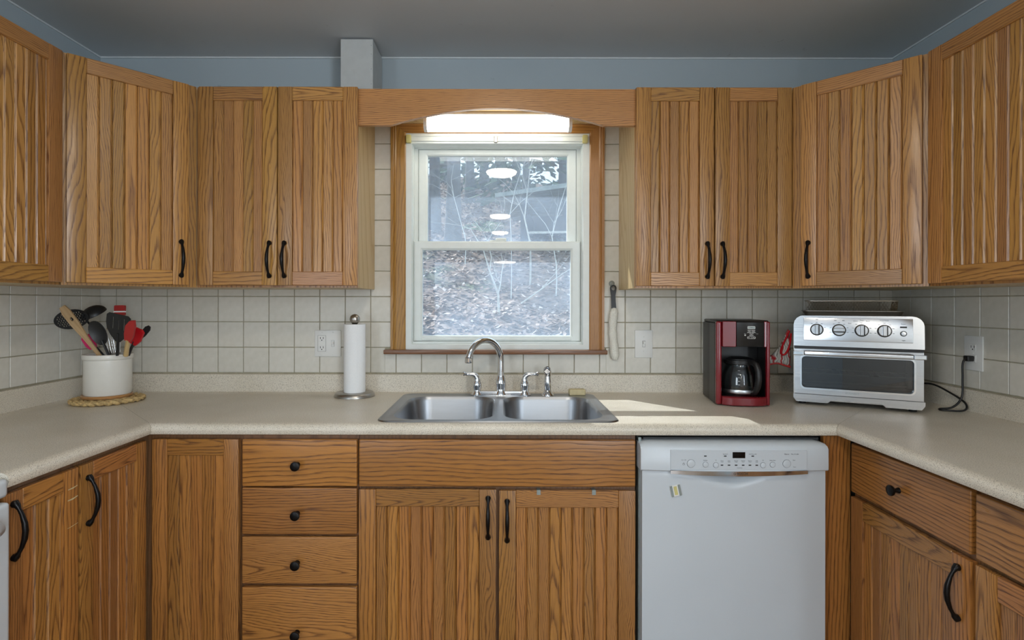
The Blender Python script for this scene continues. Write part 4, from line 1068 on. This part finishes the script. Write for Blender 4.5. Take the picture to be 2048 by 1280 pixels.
# power cord and plug (oven local frame)
def OL(px, py, X=None, d=None):
    if d is None: s = (px - 1000) / X; yw = -(CAM_D - FPX / s)
    else: s = FPX / (CAM_D - d); X = (px - 1000) / s; yw = -d
    w = Vector((X, yw, CAM_Z - (py - 606) / s)); v = w - Vector((1.311, -.3685, .9145))
    c_, s_ = math.cos(-OA), math.sin(-OA)
    return Vector((v.x * c_ - v.y * s_, v.x * s_ + v.y * c_, v.z))
def smooth_path(pts, n=6):
    out = []; P_ = [pts[0]] + pts + [pts[-1]]
    for i in range(1, len(P_) - 2):
        p0, p1, p2, p3 = P_[i - 1:i + 3]
        for k in range(n):
            t = k / n
            out.append(0.5 * ((2 * p1) + (p2 - p0) * t + (2 * p0 - 5 * p1 + 4 * p2 - p3) * t * t + (3 * p1 - p0 - 3 * p2 + p3) * t ** 3))
    out.append(pts[-1]); return out
W3 = Matrix.Rotation(-OA, 3, 'Z')
def LW(x, y, z): return W3 @ (Vector((x, y, z)) - Vector((1.311, -.3685, .9145)))
pg = LW(XR - .0150, -.424, 1.1045)
cord = [LW(1.610, -.247, .985), LW(1.640, -.300, .9955), LW(1.655, -.365, .975), LW(1.665, -.425, .945), LW(1.640, -.450, .923), LW(1.590, -.430, .920), LW(1.585, -.410, .921), LW(1.620, -.425, .930), LW(1.650, -.428, .965), LW(1.655, -.426, 1.03), LW(1.656, -.425, 1.085), LW(1.668, -.4245, 1.1045), LW(1.684, -.424, 1.1045)]
add('power_cord', B().tube(smooth_path(cord, 7), .0036, 8), 'black', ov, smooth=60)
add('plug', B().box(-.011, .011, -.024, .0, -.010, .010, .004, 3), 'black', ov, pg + LW(0, 0, 0) * 0, (0, 0, -PI / 2 - OA), smooth=40)

# ---------------------------------------------------------------- tray and crisper basket on top of the oven
ct, st_ = math.cos(OA), math.sin(OA)
def on_oven(x, y): return (1.311 + x * ct - y * st_, -.3685 + x * st_ + y * ct)
bx, by = on_oven(-.012, .140)
tray = thing('baking_tray', 'dark metal baking tray lying on top of the countertop oven', 'tray', (bx, by, .9145 + ztop + .0005), OA)
tw, td = .165, .110
lp = [ring(-tw + .012, tw - .012, -td + .012, td - .012, .015, 0), ring(-tw + .004, tw - .004, -td + .004, td - .004, .02, .014), ring(-tw, tw, -td, td, .022, .016), ring(-tw, tw, -td, td, .022, .0175), ring(-tw + .006, tw - .006, -td + .006, td - .006, .018, .0155), ring(-tw + .014, tw - .014, -td + .014, td - .014, .013, .0015)]
add('pan', B().loft(lp, True, True, True), 'tray', tray, smooth=35)
bk = thing('crisper_basket', 'woven wire crisper basket sitting in the tray on the oven', 'basket', (bx - .004, by, .9145 + ztop + .0035), OA)
bw, bd, bh = .143, .090, .052
add('rim_wire', B().tube([(x, y, bh) for x, y in rrect(-bw - .006, bw + .006, -bd - .006, bd + .006, .02, 5)] + [(bw + .006, bd - .014, bh)], .0024, 8), 'wire', bk, smooth=60)
add('base_wire', B().tube([(x, y, .004) for x, y in rrect(-bw, bw, -bd, bd, .018, 5)] + [(bw, bd - .018, .004)], .0018, 8), 'wire', bk, smooth=60)
def lattice(x0, x1, n, f):
    b = B(); dx = (x1 - x0) / n
    for k in range(-2, n + 1):
        for sgn in (1, -1):
            a0 = x0 + k * dx; a1 = a0 + 2.6 * dx
            if sgn < 0: a0, a1 = a1, a0
            pts = []
            for t in (0, .5, 1.0):
                u = a0 + (a1 - a0) * t; pts.append((u, t))
            # clip to the panel
            q = []
            for t in [i / 8 for i in range(9)]:
                u = a0 + (a1 - a0) * t
                if x0 - 1e-6 <= u <= x1 + 1e-6: q.append(f(u, t))
            if len(q) > 1: b.tube([q[0], q[-1]], .0008, 4)
    return b
for nm, args in (('front', (-bw, bw, 28, lambda u, t: (u, -bd - .005 * t, .004 + (bh - .004) * t))), ('back', (-bw, bw, 28, lambda u, t: (u, bd + .005 * t, .004 + (bh - .004) * t))),
                 ('l', (-bd, bd, 17, lambda u, t: (-bw - .005 * t, u, .004 + (bh - .004) * t))), ('r', (-bd, bd, 17, lambda u, t: (bw + .005 * t, u, .004 + (bh - .004) * t)))):
    o = add('wire_mesh', lattice(*args), 'wire', bk); o['kind'] = 'stuff'
o = add('wire_mesh', (lambda: lattice(-bw, bw, 28, lambda u, t: (u, -bd + 2 * bd * t, .004)))(), 'wire', bk); o['kind'] = 'stuff'

# ---------------------------------------------------------------- patterned oven mitt hanging at the oven's left side
mt = thing('oven_mitt', 'red and grey patterned oven mitt hanging between coffee maker and oven', 'oven mitt', (1.110, -.185, 1.042), math.radians(-14))
def mitt_mat():
    m = NT('mitt_print'); tc = m.n('ShaderNodeTexCoord').outputs['Object']
    sp_ = m.n('ShaderNodeSeparateXYZ'); m.l(tc, sp_.inputs[0])
    w = m.noise(tc, 18, 2); v_ = m.math('SINE', m.math('ADD', m.math('MULTIPLY', sp_.outputs[0], 190), m.math('MULTIPLY', w, 16)))
    c = m.ramp(m.math('MULTIPLY_ADD', v_, .5, .5), [(0.0, srgb(170, 26, 36)), (0.25, srgb(180, 180, 176)), (0.5, srgb(215, 212, 205)), (0.75, srgb(110, 112, 112)), (1.0, srgb(190, 188, 182))])
    m.l(c, m.bsdf.inputs['Base Color']); m.set(Roughness=0.9); return m.m
mm = mitt_mat()
pad = [(.042, .158), (.030, .130), (.016, .095), (-.018, .052), (-.052, .030), (-.056, .004), (-.030, .012), (.000, .018), (.030, .010), (.050, .004), (.052, .060), (.050, .120)]
def cushion(outline, th):
    b = B(); cx = sum(p[0] for p in outline) / len(outline); cz = sum(p[1] for p in outline) / len(outline)
    L_ = []
    for f, y in ((.55, -th), (.85, -th * .8), (1.0, 0), (.85, th * .8), (.55, th)):
        L_.append([(cx + (x - cx) * f, y, cz + (z - cz) * f) for x, z in outline])
    b.loft(L_); return b
add('padding', cushion(pad, .012), mm, mt, smooth=70)
b = B().tube(smooth_path([Vector((-.056, -.004, .006)), Vector((-.030, -.006, .013)), Vector((0, -.006, .019)), Vector((.030, -.006, .011)), Vector((.050, -.005, .005))], 5), .0042, 8)
add('hem', b, 'red_silicone', mt, smooth=60)
lp_ = [Vector((.044, -.014, .150)), Vector((.030, -.016, .118)), Vector((.016, -.016, .085)), Vector((.012, -.016, .062)), Vector((.022, -.016, .054)), Vector((.034, -.016, .066)), Vector((.046, -.014, .100)), Vector((.050, -.013, .140))]
add('hanging_loop', B().tube(smooth_path(lp_, 5), .0058, 8, flat=.6), 'red_bright', mt, smooth=60)

# ---------------------------------------------------------------- ceiling lamps of the room (seen mirrored in the window)
for k, (d, x, lb) in enumerate(((1.84, .01, 'round flush ceiling lamp nearest the sink, mirrored highest in the window'), (4.05, .0, 'round flush ceiling lamp in the middle of the room, mirrored in the window'), (5.60, .0, 'round flush ceiling lamp farthest from the sink, mirrored in the window'))):
    t = thing('ceiling_lamp', lb, 'lamp', (x, -d, ZC), 0, 'flush ceiling lamps')
    add('trim_ring', B().lathe([(.125, -.0005), (.135, -.004), (.135, -.016), (.122, -.020), (.122, -.0005)], 40, cap0=False, cap1=False), 'white_plastic', t, smooth=40)
    add('diffuser', B().lathe([(.1215, -.001), (.1215, -.022), (.115, -.036), (.095, -.048), (.055, -.056), (.0001, -.058)], 40), 'disc_light', t, smooth=60)

pd = thing('pendant_lamp', 'white pendant lamp of the room, mirrored in the lower window pane', 'lamp', (.06, -4.55, 1.80))
add('diffuser', B().lathe([(.0001, .0), (.135, .012), (.142, .020), (.135, .024), (.0001, .024)], 36), 'pendant_light', pd, smooth=50)
add('shade', B().lathe([(.150, .024), (.150, .030), (.110, .070), (.040, .110), (.015, .118)], 36), 'white_plastic', pd, smooth=50)
add('cord', B().tube([(0, 0, .115), (0, 0, ZC - 1.80 - .020)], .004, 8), 'black', pd)
add('canopy', B().lathe([(.06, ZC - 1.80 - .0005), (.06, ZC - 1.80 - .012), (.015, ZC - 1.80 - .028)], 24), 'white_plastic', pd, smooth=50)
# ---------------------------------------------------------------- outdoors, beyond the sink window
random.seed(21)
from mathutils import noise as mnoise
def hill(x, y):
    if y < 4: base = .55 + .05 * y
    elif y < 30: base = .75 + .30 * (y - 4)
    else: base = 8.55 - .05 * (y - 30)
    n = mnoise.noise(Vector((x * .35, y * .35, 0))) * .30 + mnoise.noise(Vector((x * 1.3, y * 1.3, 4))) * .07
    return base - .10 * x * min(1, y / 8) + n * min(1, y / 6)
def ground_mat():
    m = NT('forest_floor'); tc = m.n('ShaderNodeTexCoord').outputs['Object']
    f = m.noise(tc, 9, 6, 0.7); g2 = m.noise(tc, 0.55, 2)
    c = m.ramp(f, [(0.3, srgb(58, 44, 36)), (0.5, srgb(112, 92, 78)), (0.7, srgb(150, 132, 118))])
    c = m.mix(m.ramp(g2, [(0.56, (0, 0, 0, 1)), (0.66, (1, 1, 1, 1))]), c, srgb(74, 92, 52))
    m.l(c, m.bsdf.inputs['Base Color']); m.set(Roughness=0.95); m.bump(f, .6, .03); return m.m
def island_mat(name, stops, rough=.8, trans=0.0):
    m = NT(name); ge = m.n('ShaderNodeNewGeometry').outputs['Random Per Island']
    m.l(m.ramp(ge, stops), m.bsdf.inputs['Base Color']); m.set(Roughness=rough); return m.m
b = B(); bm = b.bm; NX, NY = 60, 110; rows = []
for j in range(NY + 1):
    y = .35 + 60 * (j / NY) ** 1.6; row = []
    for i in range(NX + 1):
        x = (-1 + 2 * i / NX) * (9 + y * .5); row.append(bm.verts.new((x, y, hill(x, y))))
    rows.append(row)
for j in range(NY):
    for i in range(NX): bm.faces.new((rows[j][i], rows[j][i + 1], rows[j + 1][i + 1], rows[j + 1][i]))
gr = add('hillside_ground', b, ground_mat(), smooth=80); gr['kind'] = 'structure'; gr['label'] = 'wooded hillside rising behind the house'
leafm = island_mat('dry_leaves', [(0.0, srgb(74, 54, 44)), (0.25, srgb(132, 104, 88)), (0.5, srgb(165, 142, 126)), (0.75, srgb(108, 82, 70)), (1.0, srgb(212, 198, 186))])
b = B(); bm = b.bm
for k in range(26000):
    y = 2.6 + 27 * random.random() ** 1.7; x = random.uniform(-1, 1) * (.9 + (y + 2.4) * .24)
    z = hill(x, y) + .012; L = random.uniform(.03, .062) * (1 + y * .03); w = L * random.uniform(.35, .6); a = random.random() * 2 * PI
    tl = Vector((math.cos(a), math.sin(a), random.uniform(-.5, .6) + .25 * math.sin(a))).normalized(); sd_ = Vector((-math.sin(a), math.cos(a), random.uniform(-.6, .6))).normalized()
    p = Vector((x, y, z))
    bm.faces.new([bm.verts.new(p - tl * L), bm.verts.new(p + sd_ * w), bm.verts.new(p + tl * L), bm.verts.new(p - sd_ * w)])
lf = add('leaf_litter', b, leafm); tag(lf, 'dry brown leaves covering the hillside outside the window', 'leaves', kind='stuff')

bark = simple('bark', srgb(96, 92, 88), .95, vary=.35, scale=14, bump=.8)
palebark = simple('pale_bark', srgb(186, 184, 172), .9, vary=.2, scale=20)
twig = simple('pale_twig', srgb(200, 200, 190), .9, vary=.2, scale=20)
needles = island_mat('evergreen_foliage', [(0.0, srgb(44, 62, 48)), (0.5, srgb(78, 100, 74)), (1.0, srgb(120, 138, 104))])
def crown(n, spread, z0, z1, size):
    b = B(); bm = b.bm
    for k in range(n):
        t = random.random(); z = z0 + (z1 - z0) * t; r = spread * (1 - .75 * t) * math.sqrt(random.random()); a = random.random() * 2 * PI
        p = Vector((r * math.cos(a), r * math.sin(a), z)); L = size * random.uniform(.6, 1.3)
        u = Vector((math.cos(a), math.sin(a), random.uniform(-.8, .1))).normalized(); w = u.cross(Vector((random.uniform(-1, 1), random.uniform(-1, 1), 1))).normalized() * L * .22
        bm.faces.new([bm.verts.new(p), bm.verts.new(p + u * L * .5 + w), bm.verts.new(p + u * L), bm.verts.new(p + u * L * .5 - w)])
    return b
def PXY(px, y): return (px - 1000) / FPX * (y + CAM_D)
trunks = [(868, 11.0, .15, 9.0, 'tree trunk at the left edge of the upper pane'), (905, 9.5, .17, 9.0, 'thick grey trunk left of centre in the upper pane'), (940, 17.0, .16, 11.0, 'slim trunk standing behind the thick grey one'),
          (968, 22.0, .20, 11.0, 'distant dark trunk near the middle of the window'), (1032, 19.0, .17, 11.0, 'dark trunk behind the shed roof'), (1052, 15.0, .12, 9.0, 'thin trunk just right of the window centre'), (1128, 18.0, .22, 11.0, 'evergreen at the right edge of the upper pane'), (885, 24.0, .22, 12.0, 'far trunk between the two left trees'), (1000, 27.0, .25, 12.0, 'farthest evergreen on the ridge')]
for px, y, r, h, lab_ in trunks:
    x = PXY(px, y); z = hill(x, y) - .25
    t = thing('tree', lab_, 'tree', (x, y, z), 0, 'trees on the hillside')
    wob = [(random.uniform(-.12, .12) * k * .25, random.uniform(-.1, .1) * k * .2, h * k / 6) for k in range(7)]
    add('trunk', B().tube(wob, [r * (1.25 if k == 0 else 1 - .11 * k) for k in range(7)], 12), bark, t, smooth=70)
    for q in range(7):
        a = random.random() * 2 * PI; zz = h * random.uniform(.25, .7); L = random.uniform(.8, 1.9)
        add('branch', B().tube([(0, 0, zz), (L * .5 * math.cos(a), L * .5 * math.sin(a), zz + L * .15), (L * math.cos(a), L * math.sin(a), zz + L * random.uniform(-.1, .3))], [.035, .022, .008], 6), bark, t)
    o = add('foliage', crown(620, 1.9, h * (.30 if y < 14 else .08), h * 1.05, .5), needles, t); o['kind'] = 'stuff'
def grow(b, p, d, L, r, depth):
    pts, rad = [p], [r]; q = p.copy(); dd = d.copy()
    for k in range(4):
        dd = (dd + Vector((random.uniform(-.42, .42), random.uniform(-.2, .2), random.uniform(-.25, .28)))).normalized(); q = q + dd * L / 4; pts.append(q.copy()); rad.append(r * (1 - .19 * (k + 1)))
    b.tube(pts, rad, 5)
    if depth:
        for k in range(4):
            i = random.randint(1, 4); nd = (dd + Vector((random.uniform(-1.1, 1.1), random.uniform(-.4, .4), random.uniform(-.3, .7)))).normalized()
            grow(b, pts[i].copy(), nd, L * random.uniform(.5, .75), rad[i] * .62, depth - 1)
saps = [(998, 648, 5.0, (.02, 0, 1), 1.3, .020, 'pale sapling with a straight stem in the middle of the lower pane'), (1042, 600, 5.6, (.85, .1, .42), 1.4, .013, 'pale sapling leaning to the right in the lower pane'),
        (1060, 480, 7.0, (-.10, 0, 1), 1.8, .016, 'pale branching sapling before the dark shed'), (1112, 520, 6.4, (-.35, 0, .9), 1.7, .010, 'thin twiggy sapling at the right of the panes'), (930, 470, 8.0, (.15, 0, 1), 1.6, .009, 'thin pale sapling before the left trunks'), (1022, 470, 6.2, (.35, 0, 1), 1.5, .008, 'twiggy sapling beside the shed corner')]
for px, py, y, d, L, r, lab_ in saps:
    x = PXY(px, y); zt_ = 1.3 - (py - 606) / FPX * (y + CAM_D); zg = hill(x, y)
    t = thing('sapling', lab_, 'sapling', (x, y, zg - .05), 0, 'saplings outside the window')
    b = B(); d = Vector(d).normalized()
    if zt_ - zg > .25:
        b.tube([(0, 0, 0), (0.01, 0, (zt_ - zg) * .5), (0, 0, zt_ - zg + .05)], [r * 1.3, r * 1.15, r], 6)
    grow(b, Vector((0, 0, max(.0, zt_ - zg))), d, L, r, 4 if r > .0095 and px > 1050 else 3)
    o = add('branches', b, palebark if r > .012 else twig, t, smooth=70)
rk = B(); bmesh.ops.create_icosphere(rk.bm, subdivisions=3, radius=.085)
for v in rk.bm.verts: v.co *= 1 + .35 * mnoise.noise(v.co * 14); v.co.z *= .7
yr = 3.6; xr = PXY(898, yr)
rock = add('rock', rk, simple('pale_rock', srgb(205, 202, 192), .9, vary=.15, scale=30), None, (xr, yr, hill(xr, yr) + .03), .5, smooth=80); tag(rock, 'pale rock lying on the leaves at lower left of the window', 'rock')
# open-sided shed on the slope
sy = 10.0; sx0, sx1 = PXY(1040, sy), PXY(1040, sy) + 4.2
def PZo(py, y): return 1.3 - (py - 606) / FPX * (y + CAM_D)
sh = thing('shed', 'dark open-sided shed with a pale sloping roof on the hillside', 'shed', (sx0, sy, hill(sx0 + .6, sy)), math.radians(-8))
zb_ = hill(sx0 + .6, sy); q = lambda py: PZo(py, sy) - zb_
dkw = simple('weathered_dark_wood', srgb(62, 62, 66), .9, vary=.25, scale=12)
roofm = simple('mossy_roof', srgb(150, 158, 150), .8, vary=.25, scale=6)
add('roof', B().prism([(-.5, q(402)), (4.4, q(352)), (4.4, q(352) + .10), (-.5, q(402) + .09)], -.5, 3.0), roofm, sh)
add('wall', B().box(0, 4.2, 2.5, 2.6, q(566), q(398)), dkw, sh)
add('wall', B().box(0, .1, .05, 2.49, q(566), q(408)), dkw, sh)
add('floor_beam', B().box(-.25, 4.2, -.12, 0, q(572), q(564)), palebark, sh)
add('deck', B().box(-.2, 4.2, .01, 2.6, q(571), q(566)), dkw, sh)
add('void_shade_sheet', B().box(.05, 4.2, .15, .25, q(640), q(571)), dkw, sh)  # dark sheet standing in for the shaded void below the deck
for x in (.12, 1.0, 2.2): add('post', B().box(x - .05, x + .05, 0.01, .10, q(566), q(404)), dkw, sh)
for z in (468, 492): add('railing', B().box(.18, 2.2, -.03, 0.0, q(z), q(z) + .05), palebark, sh)
for x in (.35, .62, .86): add('baluster', B().box(x - .025, x + .025, -.026, -.004, q(560), q(494)), palebark, sh)
